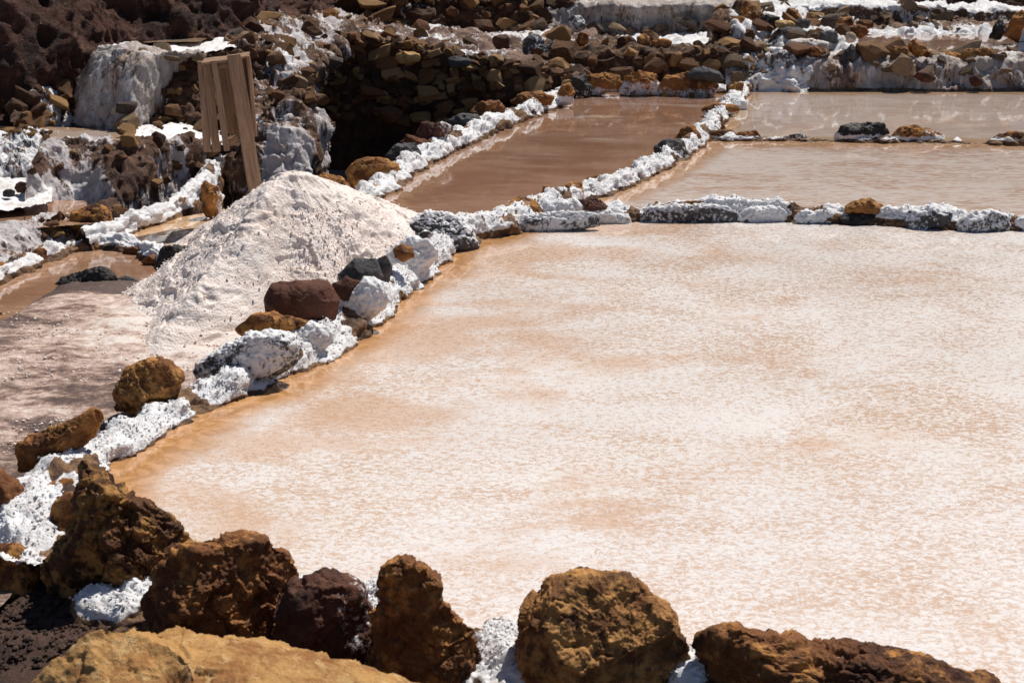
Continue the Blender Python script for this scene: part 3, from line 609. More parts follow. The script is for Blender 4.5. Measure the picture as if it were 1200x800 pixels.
# low dark wall behind the rocks of the brown pond
wall('stone_wall', 'low dark wall behind the row of rocks at the back of the brown pond', [[P(c, y=17.15, z=-0.15) for c in (590, 680, 760, 830, 880)], L([(590, 80, 17.2), (680, 80, 17.2), (760, 80, 17.2), (830, 80, 17.2), (880, 80, 17.2)]), L([(590, 66, 17.3), (680, 62, 17.35), (760, 58, 17.35), (830, 56, 17.3), (880, 56, 17.3)]), L([(590, 56, 17.8), (680, 50, 18.1), (760, 50, 18.1), (830, 50, 18.1), (880, 50, 18.0)]), L([(590, 44, 19.0), (680, 38, 19.8), (760, 38, 19.8), (830, 38, 19.8), (880, 38, 19.8)])],
     0.025, M_WALL, d_rough(0.06, 1.8, 0.05, 5), lambda V, n, u, v, s: -0.15+0.95*sstep(0.66, 0.74, v)*sstep(.35, .5, u)+0.3*sstep(0.62, 0.7, v)+0.3*fbm(V*1.5, 3, s), 37,
     stones=[dict(n=34, size=0.11, vr=(0.2, 0.52), sink=0.55), dict(n=18, size=0.085, vr=(0.55, 0.80), sink=-0.15)])
# tall pale salt wall in the middle distance
wall('salt_wall', 'tall pale grey salt encrusted wall at the top centre', [L([(585, 50, 19.6), (640, 45, 19.3), (690, 42, 19.5), (760, 42, 19.6), (830, 44, 19.5), (880, 44, 19.2)]), L([(600, 25, 19.7), (650, 25, 19.5), (700, 22, 19.65), (760, 22, 19.7), (830, 22, 19.6), (880, 22, 19.4)]), L([(640, -2, 20.0), (670, 0, 19.8), (710, 1, 19.8), (760, 2, 19.8), (830, 2, 19.7), (880, 3, 19.6)]), L([(640, -12, 21.3), (670, -8, 21.3), (710, -7, 21.3), (760, -6, 21.3), (830, -5, 21.3), (880, -5, 21.3)])],
     0.025, M_WALLD, d_flute(0.06, 1.2, 0.05, 4, 0.03, 3), lambda V, n, u, v, s: 0.60+0.3*sstep(.6, .7, v)+0.30*fbm(V*np.array([2.2, 2.2, 0.4]), 4, s), 39, stones=[dict(n=24, size=0.09, mat=M_STONEW, vr=(0.0, 0.25), sink=-0.2)])
# wall at the back of the right hand pond
xs_ = [850, 920, 1000, 1080, 1160, 1260, 1450, 1700]
wall('salt_wall', 'rough salt streaked wall along the back of the right hand pond', [[P(c, y=16.95, z=-0.2) for c in xs_], [P(c, 95, y=17.05) for c in xs_], [P(c, b, y=17.2) for c, b in zip(xs_, (78, 74, 72, 70, 70, 70, 70, 70))], [P(c, b, y=17.5) for c, b in zip(xs_, (70, 66, 66, 66, 65, 65, 65, 65))], [P(c, y=17.8, z=0.28) for c in xs_]],
     0.022, M_WALLD, d_flute(0.07, 1.7, 0.035, 6, 0.05, 4.5), lambda V, n, u, v, s: 0.64+0.1*sstep(.5, .8, v)*n[:, 2]+0.40*fbm(V*np.array([2.4, 2.4, 0.7]), 4, s)-1.2*sstep(0.04, 0.01, V[:, 2]), 41,
     stones=[dict(n=34, size=0.085, mat=M_STONEW, vr=(0.3, 0.95), ur=(0, .62), sink=0.25), dict(n=30, size=0.09, mat=M_STONE, vr=(0.5, 0.9), ur=(0, .62), sink=-0.1)])
# rubble heap at the corner
wall('rubble_heap', 'salt dusted rubble heap at the corner behind the right hand pond', [[P(c, y=y_, z=-0.1) for c, y_ in ((815, 17.3), (850, 16.9), (890, 16.85), (940, 16.95), (1010, 17.1))], L([(822, 80, 17.5), (855, 85, 17.1), (890, 82, 17.1), (940, 78, 17.15), (1010, 72, 17.3)]), L([(828, 50, 17.8), (862, 55, 17.5), (890, 55, 17.5), (940, 58, 17.5), (1005, 56, 17.8)]), L([(835, 22, 18.6), (865, 28, 18.2), (900, 32, 18.2), (950, 38, 18.2), (1000, 42, 18.5)]), L([(835, 4, 20.2), (865, 8, 20.1), (900, 10, 20.2), (950, 18, 20.3), (1000, 25, 20.3)])],
     0.024, M_WALLW, d_rough(0.10, 1.8, 0.08, 4.5), lambda V, n, u, v, s: 0.60-1.3*sstep(.22, .08, u)+0.2*n[:, 2]+0.4*fbm(V*1.8, 4, s), 43, cat='rubble',
     stones=[dict(n=40, size=0.085, mat=M_STONEW, vr=(0.3, 0.98), sink=0.0), dict(n=42, size=0.10, mat=M_STONE, vr=(0.35, 0.98), ur=(0.0, 1), sink=-0.1)])
# back wall of the upper right pond
wall('salt_wall', 'low wall with a white salt rim behind the upper right pond', [[P(c, y=20.1, z=0.30) for c in (860, 980, 1080, 1180, 1300, 1700)], [P(c, 33, y=20.4) for c in (860, 980, 1080, 1180, 1300, 1700)], L([(860, 20, 20.9), (980, 22, 20.9), (1080, 22, 20.9), (1180, 24, 20.9), (1300, 24, 20.9), (1700, 24, 20.9)]), L([(860, 3, 21.1), (980, 5, 21.1), (1080, 6, 21.1), (1180, 10, 21.1), (1300, 12, 21.1), (1700, 12, 21.1)]), L([(860, 0, 21.8), (980, 2, 21.9), (1080, 3, 21.9), (1180, 7, 21.9), (1300, 9, 21.9), (1700, 9, 21.9)]), L([(860, -4, 23.0), (980, -2, 23), (1080, 0, 23), (1180, 3, 23), (1300, 4, 23), (1700, 4, 23)])],
     0.03, M_WALLW, d_rough(0.07, 1.6, 0.05, 4), lambda V, n, u, v, s: 0.30+0.8*sstep(.50, .60, v)*sstep(1.0, .8, v)+0.75*sstep(.27, .15, v)+0.4*fbm(V*np.array([2, 2, 1.5]), 4, s), 45, stones=[dict(n=50, size=0.08, mat=M_STONEW, vr=(0.2, 0.6), ur=(0, .5))])

# ---- left: walls one above another
wall('salt_wall', 'brown wall with white salt streaks behind the small pale pool', [[P(c, y=yy, z=-0.3) for c, yy in ((22, 10.55), (60, 10.9), (100, 11.0), (135, 10.9), (180, 11.4), (215, 12.0), (262, 12.7), (300, 13.2))], L([(30, 215, 10.8), (70, 215, 11.2), (105, 220, 11.25), (140, 222, 11.1), (180, 215, 11.6), (220, 205, 12.15), (262, 196, 12.8), (300, 190, 13.3)]), L([(44, 176, 11.2), (75, 172, 11.5), (108, 170, 11.55), (145, 170, 11.5), (185, 168, 11.8), (225, 168, 12.2), (262, 168, 12.8), (300, 168, 13.3)]), L([(46, 168, 11.6), (75, 165, 11.8), (108, 166, 11.8), (145, 167, 11.75), (185, 165, 12.0), (225, 165, 12.4), (262, 164, 13.0), (300, 164, 13.5)])],
     0.016, M_WALLL, d_flute(0.07, 1.5, 0.045, 6, 0.03, 6), lambda V, n, u, v, s: 0.58+0.15*np.exp(-((u-.17)/.13)**2)-0.75*np.exp(-((u-.47)/.09)**2)*sstep(.1, .4, v)+0.15*sstep(.35, .1, v)-0.22*sstep(.45, .8, u)*sstep(.3, .8, v)+0.55*fbm(V*np.array([3.2, 3.2, 0.6]), 4, s), 51,
     stones=[dict(n=12, size=0.05, mat=M_STONE, vr=(0.1, 0.98), sink=0.35), dict(n=26, size=0.038, mat=M_STONE, vr=(0.3, 0.98), ur=(.42, .9), sink=0.3, mind=0.7)])
wall('salt_floor', 'white salt covered terrace floor left of the wooden frame', [L([(140, 172, 11.7), (200, 169, 12.0), (265, 170, 12.6)]), L([(150, 160, 12.1), (200, 158, 12.4), (265, 155, 13.2)]), L([(130, 146, 12.75), (200, 145, 12.9), (265, 138, 14.0)])], 0.025, M_FLOOR,
     d_rough(0.02, 2.5, 0.0, 6, 0.006), None, 53, cat='terrace', surf='terrace_floor', stones=[dict(n=9, size=0.045, vr=(0.5, 0.95), sink=-0.1)])
wall('salt_wall', 'tall white salt wall falling to the small upper pond on the left', [[P(c, y=yy, z=0.28) for c, yy in ((78, 13.3), (95, 12.8), (125, 12.65), (150, 12.55), (170, 12.9), (200, 13.2))], L([(84, 120, 13.4), (100, 115, 12.95), (130, 112, 12.8), (158, 112, 12.7), (180, 105, 13.0), (205, 100, 13.3)]), L([(98, 84, 13.5), (115, 75, 13.1), (138, 68, 12.95), (168, 68, 12.9), (195, 68, 13.1), (222, 66, 13.4)]), L([(112, 64, 13.5), (126, 60, 13.25), (152, 58, 13.1), (182, 60, 13.1), (215, 64, 13.2), (240, 64, 13.3)]), L([(124, 57, 13.6), (136, 56, 13.45), (160, 55.5, 13.4), (185, 57, 13.35), (215, 61, 13.35), (240, 61, 13.4)]), L([(134, 57, 13.9), (148, 56, 13.9), (165, 56, 13.8), (185, 57, 13.8), (215, 60, 13.7), (245, 60, 13.8)])],
     0.018, M_WALLD, d_flute(0.05, 1.6, 0.035, 7, 0.02, 6), lambda V, n, u, v, s: 0.80+0.4*sstep(.6, .8, v)-0.30*sstep(.2, .0, u)+0.35*fbm(V*np.array([2.6, 2.6, 0.7]), 4, s), 55, stones=[dict(n=6, size=0.05, mat=M_STONEW)])
wall('rubble_wall', 'dark brown rubble slope behind the wooden frame', [[P(c, y=yy, z=0.26) for c, yy in ((155, 12.75), (185, 12.9), (215, 13.0), (250, 13.2), (300, 13.4))], L([(165, 130, 12.95), (190, 125, 13.1), (220, 120, 13.2), (255, 120, 13.3), (305, 120, 13.5)]), L([(185, 95, 13.2), (200, 85, 13.25), (225, 82, 13.3), (260, 80, 13.5), (310, 80, 13.7)]), L([(200, 74, 13.3), (218, 68, 13.35), (240, 64, 13.4), (275, 58, 13.6), (320, 52, 13.9)]), L([(210, 68, 13.5), (232, 63, 13.6), (260, 60, 13.7), (290, 52, 14.0), (330, 42, 14.4)])],
     0.02, M_WALL, d_rough(0.08, 2.0, 0.06, 6), lambda V, n, u, v, s: 0.0+0.25*sstep(.7, .95, v)+0.4*fbm(V*2, 4, s), 57, cat='rubble',
     stones=[dict(n=55, size=0.06, mat=M_STONE, vr=(0.02, 0.98), sink=0.15, mind=0.65)])
wall('salt_ledge', 'white salt ledge around the small upper pond below the hillside', [L([(128, 56, 13.5), (180, 60, 13.4), (235, 63, 13.4), (280, 54, 13.8)]), L([(134, 51, 13.8), (180, 56, 13.65), (235, 58, 13.6), (282, 48, 14.1)]), L([(145, 46, 14.3), (185, 46, 14.4), (240, 44, 14.5), (288, 35, 14.9)]), L([(152, 41, 14.8), (190, 39, 14.9), (250, 33, 15.2), (300, 20, 16.0)])], 0.025, M_FLOOR, d_rough(0.012, 2.5, 0.012, 5, 0.006), None, 59, cat='terrace', surf='ledge')
# bulge right of the wooden frame
wall('salt_mound', 'rough earth mound with white salt streaks right of the wooden frame', [[P(c, y=yy, z=-0.75) for c, yy in ((215, 12.3), (255, 12.2), (300, 12.0), (345, 12.1), (376, 12.6), (384, 13.4))], L([(225, 225, 12.5), (262, 205, 12.5), (300, 190, 12.3), (342, 185, 12.3), (374, 175, 12.8), (376, 170, 13.6)]), L([(262, 160, 13.0), (288, 150, 12.9), (315, 148, 12.8), (345, 140, 12.8), (366, 130, 13.3), (368, 130, 14.2)]), L([(268, 95, 13.6), (295, 90, 13.6), (322, 88, 13.6), (345, 84, 13.6), (362, 92, 14.1), (372, 100, 15.0)]), L([(262, 52, 14.2), (290, 42, 14.6), (325, 50, 14.9), (355, 58, 15.2), (385, 65, 15.6), (398, 70, 16.3)]), L([(290, 25, 15.6), (320, 20, 16.3), (350, 30, 16.5), (385, 38, 16.8), (410, 44, 17.2), (420, 46, 17.8)]), L([(300, 0, 17.8), (330, -2, 18.6), (365, 10, 19.0), (395, 15, 19.3), (430, 22, 19.5), (450, 24, 19.8)])],
     0.018, M_WALLL, d_flute(0.12, 1.5, 0.06, 5, 0.05, 5), lambda V, n, u, v, s: 0.36+0.55*fbm(V*np.array([2.4, 2.4, 0.9]), 4, s)+0.3*np.exp(-((u-.45-.15*v)/.12)**2), 61, cat='mound',
     stones=[dict(n=46, size=0.075, mat=M_STONE, vr=(0.35, 0.98), sink=0.2), dict(n=20, size=0.07, mat=M_STONEW, vr=(0.3, 0.98), sink=0.2)])
# far left: lower wall, white floor, upper wall
wall('salt_wall', 'low grey and white salt wall behind the shallow brown pool', [[P(c, y=yy, z=-0.2) for c, yy in ((-600, 8.0), (-150, 8.9), (0, 9.5), (50, 9.8), (100, 10.2), (140, 10.5))], L([(-600, 345, 8.1), (-150, 300, 9.2), (0, 290, 9.75), (50, 285, 10.05), (100, 280, 10.4), (140, 272, 10.6)]), L([(-600, 320, 8.2), (-150, 280, 9.4), (0, 270, 9.9), (50, 266, 10.2), (100, 262, 10.5), (140, 258, 10.8)]), [P(c, y=yy, z=0.0) for c, yy in ((-600, 8.5), (-150, 9.6), (0, 10.1), (50, 10.4), (100, 10.75), (140, 11.2))]],
     0.018, M_WALLL, d_flute(0.04, 2.0, 0.02, 10, 0.02, 8), lambda V, n, u, v, s: 0.66+0.4*fbm(V*np.array([2.6, 2.6, 0.7]), 4, s)-0.8*sstep(.78, .95, u), 63, stones=[dict(n=60, size=0.035, mat=M_STONE, vr=(0.45, 0.8), ur=(.6, 1), sink=0.0), dict(n=30, size=0.05, mat=M_STONE, vr=(0.1, 0.8), ur=(.88, 1), sink=0.0)])
wall('salt_floor', 'bright white salt floor at the left edge beside the brown pool', [L([(-300, 262, 10.0), (-60, 250, 10.3), (30, 240, 10.5), (60, 236, 10.6)]), L([(-300, 220, 11.0), (-60, 222, 11.2), (20, 216, 11.3), (62, 208, 11.4)]), L([(-300, 190, 12.0), (-60, 195, 12.0), (20, 192, 12.0), (60, 190, 12.0)])], 0.025, M_FLOOR, d_rough(0.025, 2.0, 0.0, 6, 0.005), None, 65, cat='terrace', surf='terrace_floor')
wall('salt_wall', 'steep white salt wall at the left edge above the white floor', [[P(c, y=yy, z=0.0) for c, yy in ((-400, 11.3), (-100, 11.4), (0, 11.5), (35, 11.5), (62, 11.5))], L([(-400, 190, 11.6), (-100, 190, 11.6), (0, 186, 11.7), (35, 190, 11.65), (58, 195, 11.6)]), L([(-400, 168, 11.9), (-100, 168, 11.9), (0, 166, 12.0), (30, 162, 11.9), (55, 166, 11.8)]), L([(-400, 160, 12.3), (-100, 160, 12.3), (0, 158, 12.4), (30, 150, 12.4), (58, 154, 12.2)])],
     0.02, M_WALLW, d_flute(0.08, 2.0, 0.04, 7), lambda V, n, u, v, s: 0.68+0.4*fbm(V*np.array([2.6, 2.6, 0.7]), 4, s), 67, stones=[dict(n=24, size=0.045, mat=M_STONE, vr=(0.75, 1), sink=0.0, ur=(.5, 1))])
wall('salt_bank', 'stony white bank between the hillside and the tall white wall', [[P(c, y=yy, z=0.2) for c, yy in ((5, 12.3), (35, 12.6), (65, 12.9), (95, 13.1))], L([(12, 140, 12.5), (35, 130, 12.8), (65, 132, 13.0), (98, 130, 13.2)]), L([(20, 118, 12.8), (40, 110, 13.0), (68, 106, 13.2), (98, 102, 13.4)]), L([(20, 112, 13.2), (42, 103, 13.5), (70, 100, 13.7), (100, 96, 13.9)])],
     0.02, M_WALLW, d_rough(0.08, 2.0, 0.05, 6), lambda V, n, u, v, s: 0.35+0.5*sstep(.62, .75, v)+0.4*fbm(V*2.2, 4, s), 69, cat='bank', stones=[dict(n=34, size=0.055, mat=M_STONE, vr=(0.05, 0.7), sink=0.0)])

# =================================================================== THE SALT HEAP
def salt_heap():
    pk = P(340, 189, y=8.75); nr, na = 260, 720
    a = np.linspace(0, 2*math.pi, na, endpoint=False)
    zb = -0.12
    # foot of the heap as seen and, behind, as it must go on
    foot = [P(168, 395, z=zb), P(150, 440, z=zb), P(215, 440, z=zb), P(262, 408, z=zb), P(335, 380, z=zb), P(420, 348, z=zb), P(475, 330, z=zb), P(545, 300, z=zb), P(520, 262, z=zb), P(400, 240, z=zb), P(320, 238, z=zb), P(250, 262, z=zb), P(205, 318, z=zb)]
    fa = np.array([math.atan2(p[1]-pk[1], p[0]-pk[0]) for p in foot]); fr = np.array([math.hypot(p[1]-pk[1], p[0]-pk[0]) for p in foot])
    o_ = np.argsort(fa); fa, fr = fa[o_], fr[o_]; fa = np.r_[fa-2*math.pi, fa, fa+2*math.pi]; fr = np.r_[fr, fr, fr]
    R = np.interp(np.where(a > math.pi, a-2*math.pi, a), fa, fr); ker = np.ones(31)/31
    R = np.convolve(np.r_[R[-15:], R, R[:15]], ker, 'valid')
    t = np.linspace(0, 1, nr)**0.75
    r = t[:, None]*R[None]*1.08
    H = pk[2]-zb
    tt = r/R[None]
    ex = 1.10-0.28*np.exp(-((((a+0.25+math.pi) % (2*math.pi))-math.pi)/0.9)**2)[None]
    prof = np.where(tt < 1, np.clip(1-tt, 0, 1)**ex*(1-0.10*np.exp(-(tt/0.06)**2)), -(tt-1)*0.5)
    X = pk[0]+r*np.cos(a); Y = pk[1]+r*np.sin(a); Z = zb+H*prof
    V = np.stack([X, Y, Z], 2).reshape(-1, 3)
    p = V.copy()
    # slumped ledges and granular lumps
    slip = ridged(p*np.array([2.2, 2.2, 5.0])+fbm(p*2.5, 2, 3)[:, None]*0.6, 3, 5)
    dz = 0.045*fbm(p*1.5, 3, 7)+0.018*slip
    dz = dz+0.008*sstep(0.15, 0.45, tt.ravel())*ridged(np.stack([np.tile(a, nr)*7, p[:, 2]*1.2, p[:, 2]*0], 1), 3, 14); led = fbm(p*np.array([3.0, 3.0, 7.0]), 3, 21); dz += -0.022*sstep(0.16, 0.40, led)
    g1, _ = worley(p*24, 3); g2, _ = worley(p*55, 5)
    big = sstep(-0.25, 0.3, fbm(p*2.3, 2, 31))
    dz += (0.013*(0.5-g1)*big+0.006*(0.5-g2))
    dz += 0.008*fbm(p*10, 3, 9)+0.010*chisel(p*np.array([7, 7, 9]), 6)
    fade = np.clip(1.06-tt.ravel(), 0, 1)
    V[:, 2] += dz*np.minimum(1, fade*5)*0.9
    V[:, 1] -= (dz*np.minimum(1, fade*5))*0.45
    idx = np.arange(nr*na).reshape(nr, na); nx = np.roll(idx, -1, 1)
    F = np.stack([idx[:-1].ravel(), idx[1:].ravel(), nx[1:].ravel(), nx[:-1].ravel()], 1)
    F = F[:, ::-1] if vnormals(V, F)[nr*na//2][2] < 0 else F
    dirt = np.clip(0.45*sstep(0.14, 0.42, led)+0.12*sstep(.2, .5, fbm(p*6, 3, 41)), 0, 1)*0.45
    o = link('salt_heap', mesh_np('salt_heap', V, F, {'dirt': dirt}, M_PILE)); tag(o, 'large cone shaped heap of pale pink salt beside the pond', 'salt heap')
    return V
HEAP = salt_heap()

# =================================================================== THE WOODEN FRAME ON ITS POST
def wood_mat():
    m, t, bs = mk('weathered_wood'); n = N(t)
    v = n.coord(scale=(14, 14, 1.0)); r = n.rnd(); v = n.addv(v, n.math('MULTIPLY', r, 30.0))
    a = n.noise(v, 3, 6, 0.7, 0.8); b = n.noise(v, 16, 4, 0.6)
    col = n.mix(n.mr(a, 0.3, 0.7), (0.17, 0.088, 0.048), (0.42, 0.25, 0.145)); col = n.mix(n.mr(b, 0.5, 0.75, 0, 0.5), col, (0.10, 0.055, 0.033))
    col = n.mix(n.math('MULTIPLY', r, 0.35), col, (0.36, 0.25, 0.17))
    n.set(bs.inputs['Base Color'], col); bs.inputs['Roughness'].default_value = 0.75
    n.set(bs.inputs['Normal'], n.bump(a, 0.004, 1.0)); return m
M_WOOD = wood_mat()
def plank(parent, a, b, wdt, thk, face, name='plank', split=0.0):
    """a sawn board from a to b; face = direction its broad side looks"""
    a, b, face = np.array(a, float), np.array(b, float), np.array(face, float)
    ax = b-a; Ln = np.linalg.norm(ax); ax /= Ln; face -= ax*(face@ax); face /= np.linalg.norm(face); side = np.cross(face, ax)
    n = 10; V = []; c = 0.004
    sec = [(-1, -1, 1, 0), (1, -1, -1, 0), (1, -1, 0, 1), (1, 1, 0, -1), (1, 1, -1, 0), (-1, 1, 1, 0), (-1, 1, 0, -1), (-1, -1, 0, 1)]
    for i in range(n+1):
        f = i/n; cen = ax*(Ln*f)+face*0.003*math.sin(f*5+wdt*90)+side*0.002*math.sin(f*7)
        k = 0.93 if i in (0, n) else 1
        for sx, sy, ox, oy in sec: V.append(cen+side*(sx*wdt/2+ox*c)*k+face*(sy*thk/2+oy*c)*k)
    F = []
    for i in range(n):
        for j in range(8): F.append((i*8+j, i*8+(j+1) % 8, (i+1)*8+(j+1) % 8, (i+1)*8+j))
    for base in (0, n*8):
        F += [(base, base+1, base+2, base+7), (base+2, base+3, base+6, base+7), (base+3, base+4, base+5, base+6)]
    V = np.array(V); 
    # local z along the board so that the grain runs with it
    M = np.stack([side, face, ax], 1); Lc = V@M
    me = mesh_np(name, Lc, F, None, M_WOOD, smooth=False); o = link(name, me, parent, tuple(a-np.array(parent.location)))
    import mathutils
    o.rotation_euler = mathutils.Matrix(M.tolist()).to_euler(); return o
def wooden_frame():
    yb = 10.7
    e = empty('wooden_frame', tuple(P(300, 225, y=yb))); tag(e, 'tall narrow wooden frame of planks leaning on a post behind the salt heap', 'wooden frame')
    F0 = (0.25, -1, 0.05); SD = (1, 0.25, 0)
    def Q(px, py, dy=0.0): return P(px, py, y=yb+dy)
    def up(x0, y0, x1, y1, w_, t_, dy, face=F0, name='plank'): return plank(e, Q(x0, y0, dy), Q(x1, y1, dy), w_, t_, face, name)
    up(301, 232, 274, 64, 0.105, 0.055, -0.06, name='post')
    up(243.5, 178, 236, 72, 0.060, 0.03, 0.05, name='plank')
    up(254, 178, 242.5, 74, 0.062, 0.02, 0.03, name='plank')
    up(266, 176.5, 250.5, 71, 0.045, 0.05, -0.03, name='plank')
    up(295.5, 160, 287, 66, 0.085, 0.02, 0.08, name='plank')
    up(298.5, 158, 290, 65, 0.03, 0.14, 0.03, name='plank')
    up(268, 156, 258, 78, 0.075, 0.018, 0.12, name='slat')
    up(280, 157, 270, 76, 0.08, 0.018, 0.125, name='slat')
    plank(e, Q(238, 73, 0.03), Q(291, 64.5, 0.03), 0.16, 0.018, (0, -.1, 1), 'top_board')
    plank(e, Q(252, 77, -0.0), Q(272, 74, -0.0), 0.052, 0.03, F0, 'crosspiece')
    plank(e, Q(276, 70, 0.05), Q(291, 68.5, 0.05), 0.052, 0.03, F0, 'crosspiece')
    plank(e, Q(262, 170, -0.0), Q(284, 160, 0.0), 0.060, 0.04, F0, 'crosspiece')
    plank(e, Q(285, 158, 0.03), Q(300, 156, 0.03), 0.05, 0.03, F0, 'crosspiece')
    mn, tn, bn = mk('rusty_nail'); bn.inputs['Base Color'].default_value = (0.05, 0.025, 0.015, 1); bn.inputs['Roughness'].default_value = 0.6
    V0, F0_ = ico(1)
    for px_, py_ in ((256, 76), (268, 74.5), (280, 70), (288, 69), (266, 168), (280, 162), (291, 158), (240, 76), (247, 174)):
        link('nail', mesh_np('nail', V0*np.array([.007, .004, .007]), F0_, None, mn), e, tuple(Q(px_, py_, -0.045)-np.array(e.location)))
wooden_frame()

# pale tub at the right edge
def tub():
    m, t, bs = mk('pale_plastic'); n = N(t); v = n.coord()
    n.set(bs.inputs['Base Color'], n.mix(n.mr(n.noise(v, 9, 5, 0.7), 0.5, 0.7), (0.40, 0.45, 0.50), (0.22, 0.2, 0.19))); bs.inputs['Roughness'].default_value = 0.5
    m2, t2, b2 = mk('dark_rope'); b2.inputs['Base Color'].default_value = (0.03, 0.035, 0.04, 1)
    yb = 17.5; c = P(1207, 57, y=yb); e = empty('plastic_tub', tuple(c)); tag(e, 'pale blue grey tub tipped on its side at the right edge', 'tub')
    # open conical shell lying tilted
    nA, prof = 28, [(0.0, 0.0), (0.10, 0.0), (0.125, 0.02), (0.15, 0.16), (0.168, 0.32), (0.18, 0.325), (0.18, 0.35), (0.165, 0.35), (0.15, 0.30), (0.12, 0.03), (0, 0.03)]
    V = []; 
    for r, z in prof:
        for k in range(nA): a = 2*math.pi*k/nA; V.append((r*math.cos(a), r*math.sin(a), z-0.17))
    F = [(i*nA+k, i*nA+(k+1) % nA, (i+1)*nA+(k+1) % nA, (i+1)*nA+k) for i in range(len(prof)-1) for k in range(nA)]
    b = link('tub_body', mesh_np('tub_body', V, F, None, m), e); b.rotation_euler = (R_(-18), R_(30), 0)
    V = [((0.153+0.008*math.cos(q))*math.cos(a), (0.153+0.008*math.cos(q))*math.sin(a), 0.006*math.sin(q)) for a in np.linspace(0, 2*math.pi, 29)[:-1] for q in (0, 1.57, 3.14, 4.71)]
    F = [(i*4+j, i*4+(j+1) % 4, ((i+1) % 28)*4+(j+1) % 4, ((i+1) % 28)*4+j) for i in range(28) for j in range(4)]
    b = link('band', mesh_np('band', V, F, None, m2), e); b.rotation_euler = (R_(-18), R_(30), 0)
tub()

# =================================================================== ROCKS
G1 = 'boulders on the near dike'
rock('tallest dark brown boulder with a jagged peak, lower left', [(85, 543), (118, 556), (150, 592), (178, 600), (200, 622), (228, 645), (222, 668), (192, 690), (168, 722), (140, 742), (95, 742), (50, 708), (45, 665), (68, 630), (80, 590)], y=4.60, depth=0.66, mat=M_DKB, sub=7, seed=3, facets=16, strat=0.02, rough=1.15, group=G1)
rock('small upright brown rock leaning on the left side of the tallest boulder', [(60, 590), (82, 578), (94, 600), (88, 650), (72, 690), (48, 692), (50, 640)], y=4.92, depth=0.7, mat=M_BRN, sub=5, seed=4, group=G1)
rock('broad dark boulder with ochre top, second from the left on the near dike', [(192, 660), (215, 640), (262, 628), (312, 634), (346, 664), (352, 700), (350, 745), (356, 800), (300, 800), (200, 795), (168, 758), (178, 705)], y=4.28, depth=0.75, mat=M_BRN, sub=7, seed=10, facets=16, strat=0.012, rough=1.1, group=G1, salt={'all': -0.05})
rock('reddish brown crumbly rock dusted with salt between two boulders', [(340, 682), (378, 669), (420, 684), (428, 706), (442, 735), (440, 800), (330, 810), (312, 770), (325, 715)], y=4.16, depth=0.75, mat=M_RED, sub=6, seed=12, facets=3, rough=0.9, cobble=0.03, group=G1, salt={'all': 0.12, 'right': 0.22}, crust=0.3)
rock('dark pointed boulder with slanting ochre right face, bottom centre', [(446, 670), (458, 648), (490, 650), (515, 662), (535, 700), (560, 728), (570, 770), (562, 815), (520, 840), (450, 830), (428, 775), (430, 725), (452, 695)], y=4.02, depth=0.75, mat=M_BRN, sub=7, seed=15, facets=16, strat=0.03, rough=1.0, group=G1)
rock('rounded ochre brown boulder at the bottom centre right', [(614, 712), (645, 686), (690, 674), (740, 684), (780, 712), (812, 765), (808, 815), (725, 845), (640, 838), (608, 790), (606, 745)], y=3.98, depth=0.8, mat=M_GLD, sub=7, seed=21, facets=9, rough=0.85, cobble=0.03, group=G1, salt={'all': -0.1})
rock('long low ochre boulder at the bottom right corner', [(824, 752), (850, 739), (905, 746), (955, 766), (1015, 764), (1080, 774), (1165, 802), (1185, 850), (1010, 880), (850, 870), (818, 800)], y=3.90, depth=0.62, mat=M_BRN, sub=7, seed=27, facets=6, strat=0.02, group=G1)
rock('large pale ochre slab nearest to the camera at the bottom left', [(40, 790), (80, 758), (130, 766), (180, 776), (300, 790), (430, 812), (530, 850), (520, 960), (300, 1010), (20, 1010), (-30, 900), (25, 800)], y=3.3, depth=0.75, mat=M_SLAB, sub=7, seed=30, facets=3, rough=0.5, strat=0.012, group=G1)
rock('dark brown rock cut by the left edge beside the white salt strip', [(-45, 560), (0, 546), (20, 553), (38, 592), (32, 625), (8, 655), (-45, 660)], y=5.1, depth=0.75, mat=M_BRN, sub=5, seed=33, group=G1)
rock('brown rock cut by the left edge below the white salt strip', [(-45, 645), (12, 638), (35, 660), (62, 690), (40, 735), (0, 770), (-45, 775)], y=4.7, depth=0.75, mat=M_BRN, sub=5, seed=36, group=G1, salt={'low': (0.3, 0.25)})
rock('flat half buried ochre stone in the white salt by the tallest boulder', [(48, 573), (60, 561), (84, 562), (88, 575), (80, 588), (55, 586)], y=5.3, depth=0.8, mat=M_OCH, sub=4, seed=37, salt={'all': 0.15})
G2 = 'rocks along the dike beside the salt heap'
rock('long ochre brown rock at the lower left end of the pond dike', [(22, 522), (55, 503), (90, 493), (108, 478), (119, 488), (108, 520), (90, 545), (62, 560), (22, 560)], y=5.62, depth=0.7, mat=M_OCH, sub=6, seed=41, group=G2, strat=0.02)
rock('bright ochre roundish rock on the white dike, left of the big pond', [(134, 458), (148, 432), (175, 419), (196, 422), (214, 440), (210, 460), (192, 476), (165, 492), (134, 484)], y=6.34, depth=0.85, mat=M_OCH, sub=6, seed=44, group=G2, facets=7, strat=0.015)
rock('long grey rock buried under a white salt crust at the water edge', [(226, 432), (250, 411), (290, 389), (326, 384), (350, 398), (346, 425), (305, 447), (262, 470), (235, 458)], y=6.72, depth=0.6, mat=M_GRY, sub=6, seed=47, facets=3, rough=0.6, group=G2, salt={'all': 0.36, 'top': 0.65, 'wet': 0.10}, crust=0.9, push=0.2)
